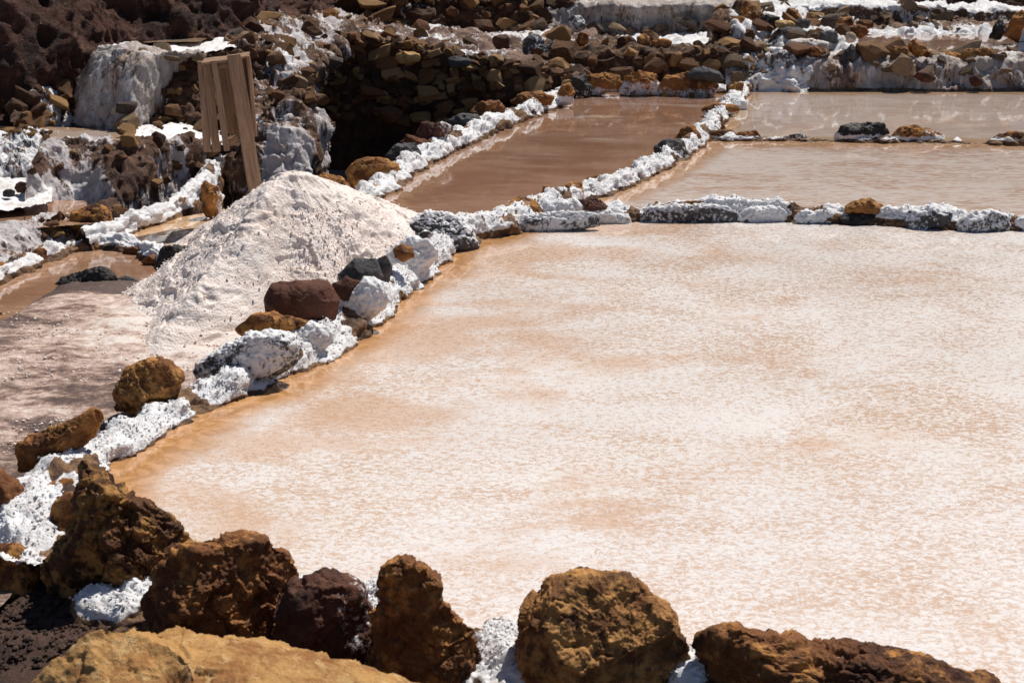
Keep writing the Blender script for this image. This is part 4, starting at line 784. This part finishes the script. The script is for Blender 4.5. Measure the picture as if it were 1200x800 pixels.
rock('lobed salt crusted stone below the flat brown rock', [(335, 392), (365, 377), (388, 386), (390, 402), (360, 420), (335, 420)], y=7.1, depth=0.7, mat=M_GRY, sub=5, seed=48, facets=2, rough=0.6, group=G2, salt={'all': 0.6, 'top': 0.4, 'wet': 0.1}, crust=1.0)
rock('flat dark ochre rock under the red brown boulder', [(276, 388), (298, 368), (338, 366), (370, 375), (368, 391), (335, 396), (290, 398)], y=7.12, depth=0.8, mat=M_BRN, sub=6, seed=50, rough=0.7, group=G2, salt={'low': (0.05, 0.3)})
rock('smooth red brown boulder resting against the salt heap', [(309, 352), (317, 334), (350, 326), (384, 331), (399, 350), (393, 374), (352, 378), (312, 372)], y=7.42, depth=0.8, mat=M_RED, sub=6, seed=53, facets=3, rough=0.38, group=G2)
rock('angular dark grey rock right of the red brown boulder', [(396, 320), (414, 303), (441, 304), (449, 325), (432, 343), (402, 338)], y=7.8, depth=0.8, mat=M_GRY, sub=5, seed=56, facets=7, rough=0.5, group=G2)
rock('small purple brown stone between the red boulder and the grey rock', [(388, 332), (405, 324), (424, 330), (426, 345), (408, 352), (390, 347)], y=7.62, depth=0.8, mat=M_RED, sub=4, seed=57, rough=0.6, group=G2)
rock('steep salt encrusted block below the dark grey rock', [(400, 352), (428, 325), (452, 332), (457, 352), (432, 377), (405, 393), (392, 380)], y=7.62, depth=0.6, mat=M_GRY, sub=5, seed=59, facets=4, rough=0.6, group=G2, salt={'all': 0.75, 'wet': 0.06}, crust=1.0)
rock('narrow dark grey stone poking out of the salt beside the heap', [(440, 303), (453, 299), (460, 312), (456, 332), (443, 326)], y=8.0, depth=0.8, mat=M_GRY, sub=4, seed=61, rough=0.5, group=G2)
rock('white salt lump with grey sides at the right foot of the heap', [(450, 300), (478, 276), (502, 282), (514, 298), (498, 322), (468, 340), (448, 335)], y=8.62, depth=0.7, mat=M_GRY, sub=5, seed=62, facets=3, rough=0.6, group=G2, salt={'all': 0.8, 'wet': 0.03}, crust=1.0)
rock('small orange stone stuck in the salt at the right foot of the heap', [(460, 293), (470, 286), (484, 290), (486, 301), (472, 307), (461, 303)], y=8.34, depth=0.8, mat=M_OCH, sub=4, seed=63, rough=0.7, group=G2)
G3 = 'rocks along the back dike of the large pond'
rock('dark grey rock with a white salt cap at the corner of the three ponds', [(477, 262), (498, 248), (526, 249), (552, 268), (562, 290), (545, 304), (518, 303), (498, 288), (482, 278)], y=9.45, depth=0.7, mat=M_GRY, sub=6, seed=65, facets=4, rough=0.7, group=G3, salt={'low': (0.85, .1), 'top': 1.0, 'wet': 0.3}, crust=1.0)
rock('small ochre stone in the salt right of the white capped grey rock', [(540, 262), (552, 252), (566, 250), (573, 262), (565, 273), (546, 273)], y=10.0, depth=0.8, mat=M_OCH, sub=4, seed=67, group=G3)
rock('brown peaked rock on the salt dike left of the ochre pair', [(574, 254), (598, 238), (613, 230), (630, 236), (638, 250), (630, 264), (590, 266)], y=10.15, depth=0.8, mat=M_BRN, sub=5, seed=69, group=G3, salt={'low': (0.2, 0.5)}, strat=0.02)
rock('long salt crusted stone at the water edge below the brown peaked rock', [(562, 262), (600, 254), (660, 247), (700, 250), (705, 264), (640, 272), (580, 282)], y=9.98, depth=0.35, mat=M_GRY, sub=6, seed=70, facets=2, rough=0.5, group=G3, salt={'all': 0.42, 'top': 0.5, 'wet': 0.22}, crust=1.0)
rock('pointed ochre stone, left of the pair standing on the dike', [(631, 238), (637, 217), (648, 220), (660, 238), (655, 246), (635, 246)], y=10.85, depth=0.8, mat=M_OCH, sub=5, seed=72, group=G3)
rock('blocky ochre stone, right of the pair standing on the dike', [(655, 225), (668, 213), (680, 216), (684, 234), (675, 244), (658, 242)], y=10.9, depth=0.8, mat=M_OCH, sub=5, seed=73, group=G3)
rock('low reddish brown stone in front of the ochre pair', [(664, 245), (680, 233), (700, 231), (712, 242), (706, 252), (672, 254)], y=10.3, depth=0.8, mat=M_RED, sub=5, seed=75, group=G3, salt={'low': (0.25, 0.6)})
rock('flat ochre stone on the white dike beyond the ochre pair', [(683, 216), (692, 207), (710, 204), (718, 212), (712, 222), (690, 224)], y=11.65, depth=0.8, mat=M_OCH, sub=4, seed=76, group=G3)
rock('long grey stone with white top and ochre patches on the back dike', [(748, 254), (760, 243), (800, 239), (850, 240), (866, 250), (862, 264), (800, 266), (752, 264)], y=10.25, depth=0.3, mat=M_GRY, sub=6, seed=78, facets=2, rough=0.45, group=G3, salt={'all': 0.22, 'top': 0.7, 'wet': 0.15}, crust=0.9)
rock('thin ochre slab lying on the long grey stone', [(768, 244), (785, 237), (815, 235), (836, 238), (834, 244), (800, 248), (772, 248)], y=10.3, depth=0.35, mat=M_OCH, sub=4, seed=79, rough=0.7, group=G3)
rock('long white salt crusted stone left of the flat orange rock', [(862, 252), (880, 243), (910, 242), (925, 250), (920, 264), (866, 264)], y=10.25, depth=0.4, mat=M_GRY, sub=5, seed=80, facets=2, rough=0.5, group=G3, salt={'all': 0.75, 'wet': 0.2}, crust=1.0)
rock('flat orange brown rock lying on top of the back dike', [(990, 242), (1000, 234), (1020, 232), (1037, 240), (1037, 250), (1016, 257), (993, 253)], y=10.2, depth=0.7, mat=M_OCH, sub=5, seed=81, rough=0.7, group=G3, strat=0.03)
rock('dark wet stone under the flat orange rock', [(984, 256), (1005, 250), (1028, 252), (1030, 264), (1008, 270), (986, 267)], y=10.15, depth=0.6, mat=M_BLK, sub=4, seed=82, rough=0.6, group=G3)
rock('grey block with a white cap on the back dike, right of the orange rock', [(1061, 258), (1066, 244), (1090, 241), (1115, 246), (1119, 260), (1114, 273), (1064, 272)], y=10.05, depth=0.6, mat=M_GRY, sub=5, seed=84, facets=4, rough=0.6, group=G3, salt={'all': 0.18, 'top': 0.9, 'wet': 0.12}, crust=1.0)
rock('knobbly salt crusted stone with a brown tip near the right edge', [(1119, 262), (1135, 250), (1160, 245), (1180, 252), (1184, 264), (1175, 277), (1122, 275)], y=9.98, depth=0.6, mat=M_GRY, sub=5, seed=86, facets=4, rough=0.8, group=G3, salt={'all': 0.35, 'top': 0.6, 'wet': 0.2}, crust=1.0)
rock('white crusted stone cut by the right edge on the back dike', [(1186, 266), (1196, 255), (1225, 252), (1232, 270), (1220, 278), (1190, 277)], y=9.98, depth=0.6, mat=M_GRY, sub=4, seed=87, group=G3, salt={'all': 0.6, 'wet': 0.15}, crust=1.0)
for k, (a, b, s) in enumerate([(945, 258, 22), (965, 257, 18), (1040, 262, 16), (725, 262, 24), (710, 258, 16)]):
    rock(['small white lump on the back dike left of the flat orange rock', 'smaller white lump just left of the flat orange rock', 'small white lump just right of the flat orange rock', 'crusted lump left of the long grey stone', 'low crusted lump where the two white dikes meet'][k], jbox(a-s/2-4, b-12, a+s/2+4, b+7, 90+k), y=10.2, depth=0.7, mat=M_GRY, sub=4, seed=90+k, salt={'all': 0.7, 'wet': 0.2}, crust=0.8, group=G3)
G4 = 'rocks on the dike between the brown and tan ponds'
rock('dark grey angular rock on the middle dike', [(766, 172), (783, 162), (800, 165), (806, 180), (792, 190), (767, 186)], y=12.7, depth=0.8, mat=M_GRY, sub=5, seed=101, group=G4, salt={'top': 0.15, 'low': (.1, .5)})
rock('ochre rock on the middle dike beyond the dark grey rock', [(790, 165), (798, 150), (812, 146), (821, 156), (823, 170), (806, 176)], y=13.3, depth=0.8, mat=M_OCH, sub=5, seed=103, group=G4)
rock('flat dark brown rock where the thin dike joins the middle dike', [(817, 144), (830, 139), (846, 144), (851, 152), (838, 156), (820, 153)], y=14.3, depth=0.8, mat=M_BRN, sub=4, seed=105, group=G4)
rock('flat ochre stone with white rim near the far end of the middle dike', [(822, 128), (835, 121), (858, 122), (868, 128), (858, 137), (828, 138)], y=15.1, depth=0.8, mat=M_OCH, sub=4, seed=107, group=G4, salt={'low': (0.45, 1.0)})
rock('white crusted stone near the far end of the middle dike', [(845, 124), (858, 114), (874, 117), (876, 128), (862, 134), (848, 132)], y=15.6, depth=0.8, mat=M_GRY, sub=4, seed=109, group=G4, salt={'all': 0.8}, crust=0.7)
rock('small ochre stone at the far end of the middle dike', [(853, 103), (862, 96), (872, 97), (870, 108), (857, 112)], y=16.4, depth=0.8, mat=M_OCH, sub=4, seed=110, group=G4)
rock('white crusted grey stone below the dark grey rock on the middle dike', [(742, 200), (752, 189), (766, 188), (775, 198), (765, 207), (746, 208)], y=12.0, depth=0.8, mat=M_GRY, sub=4, seed=111, group=G4, salt={'all': 0.45}, crust=0.7)
G5 = 'stones in the thin dike between the right hand ponds'
rock('brown topped white stone at the left end of the thin dike', [(826, 160), (836, 152), (856, 153), (862, 162), (850, 168), (830, 168)], y=13.7, depth=0.6, mat=M_OCH, sub=4, seed=120, group=G5, salt={'low': (0.55, 1.2), 'wet': .08}, crust=0.5)
rock('long brown topped white stone, second from the left on the thin dike', [(852, 161), (864, 153), (886, 154), (893, 161), (886, 168), (856, 168)], y=13.65, depth=0.5, mat=M_OCH, sub=4, seed=121, group=G5, salt={'low': (0.6, 1.2), 'wet': .08}, crust=0.5)
rock('thin low white stone barely above the water on the thin dike', [(893, 165), (910, 161), (935, 157), (946, 160), (944, 167), (900, 168)], y=13.7, depth=0.3, mat=M_GRY, sub=4, seed=122, group=G5, salt={'all': 0.5, 'wet': .08}, crust=0.4)
rock('dark topped rock with white lower half, left of the large pair on the thin dike', [(977, 162), (985, 148), (1005, 143), (1035, 145), (1042, 156), (1040, 167), (985, 169)], y=13.6, depth=0.6, mat=M_BLK, sub=5, seed=124, group=G5, salt={'low': (0.42, 1.2), 'wet': .08}, crust=0.8)
rock('dark topped rock with white flanks, right of the large pair on the thin dike', [(1040, 162), (1055, 150), (1075, 146), (1095, 153), (1108, 162), (1104, 170), (1046, 169)], y=13.6, depth=0.6, mat=M_BRN, sub=5, seed=126, group=G5, salt={'low': (0.45, 1.2), 'wet': .08, 'right': .2}, crust=0.8)
rock('dark topped white stone cut by the right edge on the thin dike', [(1162, 164), (1175, 155), (1195, 154), (1222, 160), (1222, 172), (1168, 172)], y=13.45, depth=0.6, mat=M_BRN, sub=4, seed=127, group=G5, salt={'low': (0.5, 1.2), 'wet': .08}, crust=0.6)
G6 = 'rocks in a row at the back of the brown pond'
rock('dark stone at the left end of the row behind the brown pond', [(664, 104), (668, 90), (684, 88), (694, 98), (690, 116), (668, 116)], y=16.5, depth=0.7, mat=M_BLK, sub=5, seed=130, group=G6, salt={'low': (0.5, .45), 'wet': .06})
rock('brown topped stone, second from the left behind the brown pond', [(682, 98), (690, 87), (710, 85), (726, 90), (729, 102), (727, 113), (686, 113)], y=16.62, depth=0.5, mat=M_OCH, sub=5, seed=132, group=G6, salt={'low': (0.42, .55), 'wet': .08})
rock('rounded grey white stone with brown cap, middle of the row behind the brown pond', [(726, 104), (731, 90), (748, 83), (768, 85), (776, 98), (774, 114), (728, 114)], y=16.62, depth=0.5, mat=M_BRN, sub=5, seed=134, group=G6, salt={'low': (0.62, .6), 'wet': .08})
rock('wide ochre stone with pale base, right of the row behind the brown pond', [(772, 104), (778, 90), (805, 84), (832, 88), (842, 100), (838, 114), (776, 114)], y=16.62, depth=0.5, mat=M_OCH, sub=5, seed=136, group=G6, salt={'low': (0.40, .55), 'wet': .08})
rock('flat dark grey stone lying on the wide ochre stone', [(804, 90), (812, 80), (832, 78), (848, 86), (848, 95), (825, 97)], y=16.55, depth=0.8, mat=M_GRY, sub=4, seed=138, group=G6)
G7 = 'rocks on the dike left of the brown pond'
rock('white based ochre stone at the far left corner of the brown pond', [(652, 112), (658, 100), (668, 97), (674, 110), (670, 122), (655, 124)], y=15.75, depth=0.8, mat=M_OCH, sub=4, seed=140, group=G7, salt={'low': (0.45, 1.0)})
rock('wide ochre rock on the far part of the left dike', [(598, 120), (612, 109), (632, 108), (650, 114), (645, 124), (615, 128)], y=15.4, depth=0.8, mat=M_OCH, sub=5, seed=142, group=G7)
rock('dark brown crumbly rock halfway along the left dike', [(549, 132), (565, 119), (585, 117), (593, 128), (582, 142), (560, 146)], y=14.5, depth=0.8, mat=M_BRN, sub=5, seed=144, group=G7)
rock('thin grey slab on the left dike before the crumbly rock', [(524, 142), (540, 133), (560, 133), (564, 140), (545, 148), (530, 149)], y=14.0, depth=0.8, mat=M_GRY, sub=4, seed=145, group=G7, salt={'top': 0.2})
rock('reddish brown slab half under salt on the left dike', [(484, 162), (495, 147), (520, 142), (530, 152), (522, 166), (495, 172)], y=13.0, depth=0.8, mat=M_RED, sub=5, seed=146, group=G7, salt={'right': 0.4})
rock('thin ochre slab above the mottled grey rock', [(468, 166), (480, 158), (502, 164), (505, 172), (485, 176)], y=12.8, depth=0.8, mat=M_OCH, sub=4, seed=147, group=G7)
rock('mottled grey rock on the left dike beside the large ochre rock', [(452, 182), (465, 168), (486, 168), (494, 180), (484, 194), (460, 194)], y=12.3, depth=0.8, mat=M_GRY, sub=5, seed=148, group=G7, salt={'low': (0.25, .8)})
rock('large rounded ochre brown rock at the near end of the left dike', [(404, 202), (418, 188), (445, 183), (466, 192), (470, 210), (452, 226), (425, 224), (408, 214)], y=11.75, depth=0.75, mat=M_OCH, sub=6, seed=150, group=G7, facets=5, rough=0.7)
rock('ochre rock half hidden behind the peak of the salt heap', [(368, 212), (380, 203), (402, 206), (416, 228), (412, 242), (390, 238)], y=11.1, depth=0.75, mat=M_OCH, sub=5, seed=152, group=G7)
rock('pale ochre stone with white salt below the large rounded rock', [(408, 226), (420, 214), (440, 216), (446, 228), (430, 240), (410, 242)], y=11.15, depth=0.7, mat=M_SLAB, sub=5, seed=153, group=G7, salt={'low': (0.4, .9)}, crust=0.5)
G8 = 'stones around the left pools'
LR = [('flat dark grey rock lying in the mud beside the shallow brown pool', [(58, 340), (72, 327), (96, 316), (118, 312), (136, 322), (140, 334), (118, 344), (80, 350), (60, 348)], 9.05, M_BLK, 6, {'all': -.1}),
 ('low dark muddy rock right of the flat dark grey one', [(128, 330), (145, 324), (162, 328), (166, 338), (140, 342)], 9.1, M_GRY, 5, None),
 ('black jagged rock half hidden behind the salt heap', [(182, 312), (187, 292), (204, 287), (228, 289), (232, 310), (200, 328), (185, 324)], 9.0, M_BLK, 6, None),
 ('small ochre stone in the corner of the pale pool dike', jbox(104, 283, 122, 299, 1), 10.0, M_OCH, 4, None),
 ('dark stone between two ochre stones on the pool dike', jbox(121, 285, 146, 300, 2), 9.95, M_BLK, 4, None),
 ('long bright ochre stone on the pool dike', jbox(144, 287, 180, 303, 3), 9.85, M_OCH, 5, None),
 ('small ochre stone below the long bright one on the pool dike', jbox(164, 299, 188, 311, 4), 9.55, M_OCH, 4, None),
 ('ochre brown stone on the left pool dike near its bend', jbox(37, 290, 56, 311, 5), 9.6, M_OCH, 4, None),
 ('flat ochre stone on the left pool dike', jbox(57, 296, 80, 308, 6), 9.75, M_OCH, 4, None),
 ('brown stone beside the corner of the low white wall', jbox(79, 286, 96, 302, 7), 9.95, M_BRN, 4, None),
 ('black stone in the salt near the left edge', jbox(4, 303, 31, 320, 8), 9.45, M_BLK, 4, {'low': (.2, .5)}),
 ('ochre stone cut by the left edge above the brown pool', jbox(-14, 308, 12, 327, 9), 9.2, M_OCH, 4, None),
 ('ochre rock at the left edge in the mud', jbox(-12, 366, 18, 390, 10), 8.35, M_OCH, 5, None),
 ('small flat ochre stone in the mud beside the edge rock', jbox(15, 372, 34, 384, 11), 8.4, M_OCH, 4, None),
 ('reddish stone on the white floor at the left edge', jbox(17, 213, 32, 227, 12), 10.9, M_RED, 4, None),
 ('dark flat stone on the white floor at the left edge', jbox(2, 222, 18, 231, 13), 10.75, M_BLK, 4, None),
 ('upright brown block with white sides behind the salt heap', [(234, 222), (240, 212), (256, 214), (262, 235), (262, 254), (240, 252)], 10.9, M_BRN, 5, {'right': .6, 'all': .1}),
 ('pile of brown stones at the foot of the streaked wall', jbox(82, 240, 132, 285, 15), 10.35, M_BRN, 5, {'all': -.1})]
for k, (lb, pt, yy, mt, sb, sa) in enumerate(LR): rock(lb, pt, y=yy, depth=0.75, mat=mt, sub=sb, seed=160+k, group=G8, salt=sa)
G9 = 'loose rocks on the far terraces'
FR = [('large brown rock at the top right corner behind the pond', [(1177, 40), (1182, 18), (1195, 8), (1230, 10), (1235, 45), (1200, 52)], 18.9, M_OCH, 5, None),
 ('dark narrow rock with white rim left of the top right corner rock', [(1158, 46), (1166, 28), (1176, 22), (1180, 36), (1172, 47)], 18.9, M_BLK, 4, {'right': .5}),
 ('dark brown rock at the top of the rubble heap', jbox(868, 2, 884, 21, 21), 18.9, M_BRN, 4, None),
 ('ochre rock on the left shoulder of the rubble heap', jbox(854, 19, 878, 34, 22), 18.0, M_OCH, 4, None),
 ('orange brown rock beside the dark one on the rubble heap', jbox(879, 13, 895, 26, 41), 18.4, M_OCH, 4, None),
 ('dark grey rock in the middle of the rubble heap', jbox(890, 16, 915, 33, 23), 18.1, M_BLK, 4, None),
 ('bright orange peaked rock on the rubble heap', [(916, 20), (924, 9), (934, 12), (942, 26), (920, 25)], 18.2, M_OCH, 4, None),
 ('pale yellow slab below the orange peaked rock', jbox(907, 24, 932, 34, 25), 17.9, M_SLAB, 4, None),
 ('grey slab right of the yellow slab', jbox(930, 22, 950, 34, 26), 18.1, M_GRY, 4, None),
 ('shaded purple grey rock under the yellow slab', jbox(905, 32, 945, 48, 27), 17.8, M_GRY, 4, None),
 ('pinkish white flat rock on the rubble heap', jbox(922, 45, 972, 60, 28), 17.5, M_SLAB, 4, {'all': .6}),
 ('dark rock with a white face on the edge of the far wall', jbox(943, 53, 974, 76, 29), 17.25, M_BRN, 5, {'low': (.45, .8)}),
 ('dark grey pointed rock on the edge of the far wall', [(982, 74), (990, 58), (998, 51), (1010, 68), (1004, 78)], 17.2, M_GRY, 4, None),
 ('brown rock at the left of the pile by the upper right pond', jbox(980, 20, 1003, 36, 31), 18.3, M_BRN, 4, None),
 ('flat olive brown rock on the pile by the upper right pond', jbox(1002, 23, 1025, 34, 32), 18.5, M_OCH, 4, None),
 ('long brown rock across the pile by the upper right pond', jbox(990, 29, 1016, 44, 33), 18.0, M_BRN, 4, None),
 ('grey brown slanted rock beside the pile', jbox(960, 35, 983, 52, 34), 17.8, M_GRY, 4, None),
 ('small round pale stone in front of the pile', jbox(991, 38, 1003, 50, 35), 17.6, M_SLAB, 4, {'all': .5}),
 ('white faced stone on the far wall left of the dark rock', jbox(903, 60, 934, 92, 36), 17.15, M_GRY, 5, {'all': .42, 'top': .1}),
 ('grey white stone at the left shoulder of the far wall', jbox(866, 60, 892, 82, 37), 17.25, M_GRY, 5, {'all': .45}),
 ('ochre crusted rock on the edge of the far wall', jbox(1034, 52, 1066, 74, 38), 17.35, M_OCH, 5, {'low': (.3, .6)}),
 ('dark peaked rock right of the ochre crusted rock', [(1064, 60), (1070, 46), (1080, 52), (1094, 64), (1075, 70)], 17.4, M_BRN, 4, None),
 ('wide olive ochre rock on the edge of the far wall near the right', jbox(1124, 55, 1168, 78, 39), 17.3, M_OCH, 5, {'low': (.3, .6)}),
 ('low brown rock between the dark peaked and the olive rock', jbox(1098, 60, 1126, 74, 42), 17.35, M_BRN, 4, None),
 ('small red brown stone set low in the far wall', jbox(1136, 87, 1151, 101, 40), 16.9, M_RED, 4, None),
 ('small brown stone under a white ledge in the far wall', jbox(1074, 83, 1098, 97, 43), 16.9, M_RED, 4, None),
 ('dark square stone, left of three on the low dark wall', jbox(722, 42, 746, 57, 44), 17.5, M_BRN, 4, None),
 ('pointed ochre stone, middle of three on the low dark wall', jbox(745, 40, 762, 57, 45), 17.5, M_OCH, 4, None),
 ('dark low stone, right of three on the low dark wall', jbox(762, 45, 788, 58, 46), 17.5, M_BRN, 4, None),
 ('brown stone upright at the left of the low dark wall', jbox(676, 37, 690, 55, 47), 17.6, M_BRN, 4, None),
 ('large pinkish grey boulder with a brown cap on the rubble terrace', jbox(613, 40, 640, 76, 48), 17.5, M_GRY, 5, {'all': .35}),
 ('wide pinkish grey boulder right of the brown capped one', jbox(634, 48, 668, 76, 49), 17.45, M_GRY, 5, {'all': .35}),
 ('reddish block on the rubble terrace', jbox(577, 40, 598, 58, 50), 17.7, M_RED, 4, None),
 ('pale yellow rectangular slab sticking out of the dark stone wall', jbox(463, 60, 493, 75, 51, 0.05), 16.55, M_SLAB, 4, None),
 ('grey flat stone in the top course of the dark stone wall', jbox(523, 66, 552, 80, 52), 16.6, M_GRY, 4, None),
 ('white crusted boulder below the tall pale wall', jbox(664, 18, 688, 38, 53), 19.0, M_GRY, 4, {'all': .45}),
 ('ochre rock at the left end of the top terrace', jbox(378, 10, 397, 26, 54), 17.8, M_OCH, 4, None)]
for k, (lb, pt, yy, mt, sb, sa) in enumerate(FR): rock(lb, pt, y=yy, depth=0.75, mat=mt, sub=sb, seed=200+k, group=G9, salt=sa)

# =================================================================== LOOSE STUFF
def scatter(name, pts, sizes, mat, seed, sub=1, flat=0.7, attrs=None):
    V0, F0 = ico(sub); rs = np.random.RandomState(seed); n = len(pts); m = len(V0)
    A = rs.normal(size=(n, 3, 3)); Q = np.linalg.qr(A)[0]; Q[np.linalg.det(Q) < 0, :, 0] *= -1
    V = np.einsum('nij,mj->nmi', Q, V0)*(1+0.3*rs.rand(n, m, 1)-0.15)
    V[:, :, 2] *= flat; V = V*np.asarray(sizes)[:, None, None]+np.asarray(pts)[:, None, :]
    F = (F0[None]+np.arange(n)[:, None, None]*m).reshape(-1, 3)
    o = link(name, mesh_np(name, V.reshape(-1, 3), F, attrs, mat, smooth=False)); tag(o, kind='stuff'); return o
rs = np.random.RandomState(77)
# gravel on the near dirt bank
px = rs.uniform(-40, 430, 2600); py = rs.uniform(655, 800, 2600); pts = np.array([P(a, b, z=-0.12) for a, b in zip(px, py)])
zz, dd = bank_z(pts[:, 0], pts[:, 1]); pts[:, 2] = zz+0.005; pts = pts[dd > 0.1]
o = scatter('gravel', pts, 0.004+0.012*rs.rand(len(pts))**3, M_DIRT, 5); tag(o, 'loose brown gravel on the dirt below the tallest boulder', kind='stuff')
# salt clods fallen around the foot of the heap
k = rs.randint(0, len(HEAP), 5200); pts = HEAP[k]; q = pts[:, 2] < 0.45; pts = pts[q]+rs.normal(size=(q.sum(), 3))*np.array([.02, .02, .004])
o = scatter('salt_clods', pts, 0.003+0.008*rs.rand(len(pts))**3, M_PILE, 6); tag(o, 'small clods of salt on the slopes of the heap', kind='stuff')
for k, cnt, big in ((0, 3500, 0.010), (1, 6500, 0.008), (2, 2000, 0.011), (4, 2000, 0.011), (7, 4000, 0.006)):
    V, dn, n2 = DIKES[k]; q = np.where((dn < 0.35) & (V[:, 2] > 0.015))[0]; q = q[rs.randint(0, len(q), cnt)]
    scatter('salt_grains', V[q]+rs.normal(size=(cnt, 3))*np.array([.006, .006, .002]), 0.002+big*rs.rand(cnt)**3, M_SALT, 20+k)['label'] = 'grains of salt on the crust of a dike'
px = rs.uniform(0, 330, 1700); py = rs.uniform(365, 530, 1700); keep = (py-520) > -(px-60)*0.48-40; 
pts = np.array([P(a, b, z=-0.052) for a, b in zip(px, py)])[py < 540-(px)*0.28]; 
o = scatter('salt_crumbs', pts, 0.003+0.007*rs.rand(len(pts))**3, M_PILE, 8); tag(o, 'crumbs of salt scattered on the mud flat', kind='stuff')
# shrub on the hillside, top left
def shrub():
    m, t, bs = mk('dull_leaf'); n = N(t); n.set(bs.inputs['Base Color'], n.mix(n.noise(n.coord(), 8), (0.02, 0.03, 0.015), (0.06, 0.07, 0.035))); bs.inputs['Roughness'].default_value = 0.6
    mt, t2, b2 = mk('twig'); b2.inputs['Base Color'].default_value = (0.05, 0.035, 0.025, 1)
    for lb, cpx, cpy, yy, r_, nn_ in (('dark green shrub on the hillside at the top left corner', 15, 12, 14.6, 0.55, 2600), ('smaller dull green shrub lower on the left hillside', 25, 48, 14.1, 0.25, 900)):
        c = P(cpx, cpy, y=yy); e = empty('shrub', tuple(c)); tag(e, lb, 'shrub'); g = np.random.RandomState(int(cpy))
        d = g.normal(size=(nn_, 3)); d /= np.linalg.norm(d, axis=1)[:, None]; clump = fbm(d*2.5, 3, 3)
        p = d*(r_*(0.55+0.45*g.rand(nn_)**.5)*(1+0.5*clump))[:, None]*np.array([1.2, .8, .8])
        a = g.normal(size=(nn_, 3)); b = g.normal(size=(nn_, 3)); a /= np.linalg.norm(a, axis=1)[:, None]; b /= np.linalg.norm(b, axis=1)[:, None]
        s = 0.022+0.02*g.rand(nn_, 1)
        V = np.stack([p-a*s, p+b*s*.45, p+a*s, p-b*s*.45], 1).reshape(-1, 3); F = np.arange(nn_*4).reshape(-1, 4)
        f = link('foliage', mesh_np('foliage', V, F, None, m, smooth=False), e)
        V = []; F = []
        for k in range(14):
            q = d[k]*r_*0.8; t_ = np.array([0.008, 0, 0]); t2_ = np.array([0, 0.008, 0]); b0 = np.array([0, 0, -r_*0.7]); i = len(V)
            V += [b0-t_*2, b0+t_*2, b0+t2_*2, q-t_, q+t_, q+t2_]; F += [(i, i+1, i+4, i+3), (i+1, i+2, i+5, i+4), (i+2, i, i+3, i+5)]
        link('stem', mesh_np('stem', V, F, None, mt), e)
shrub()
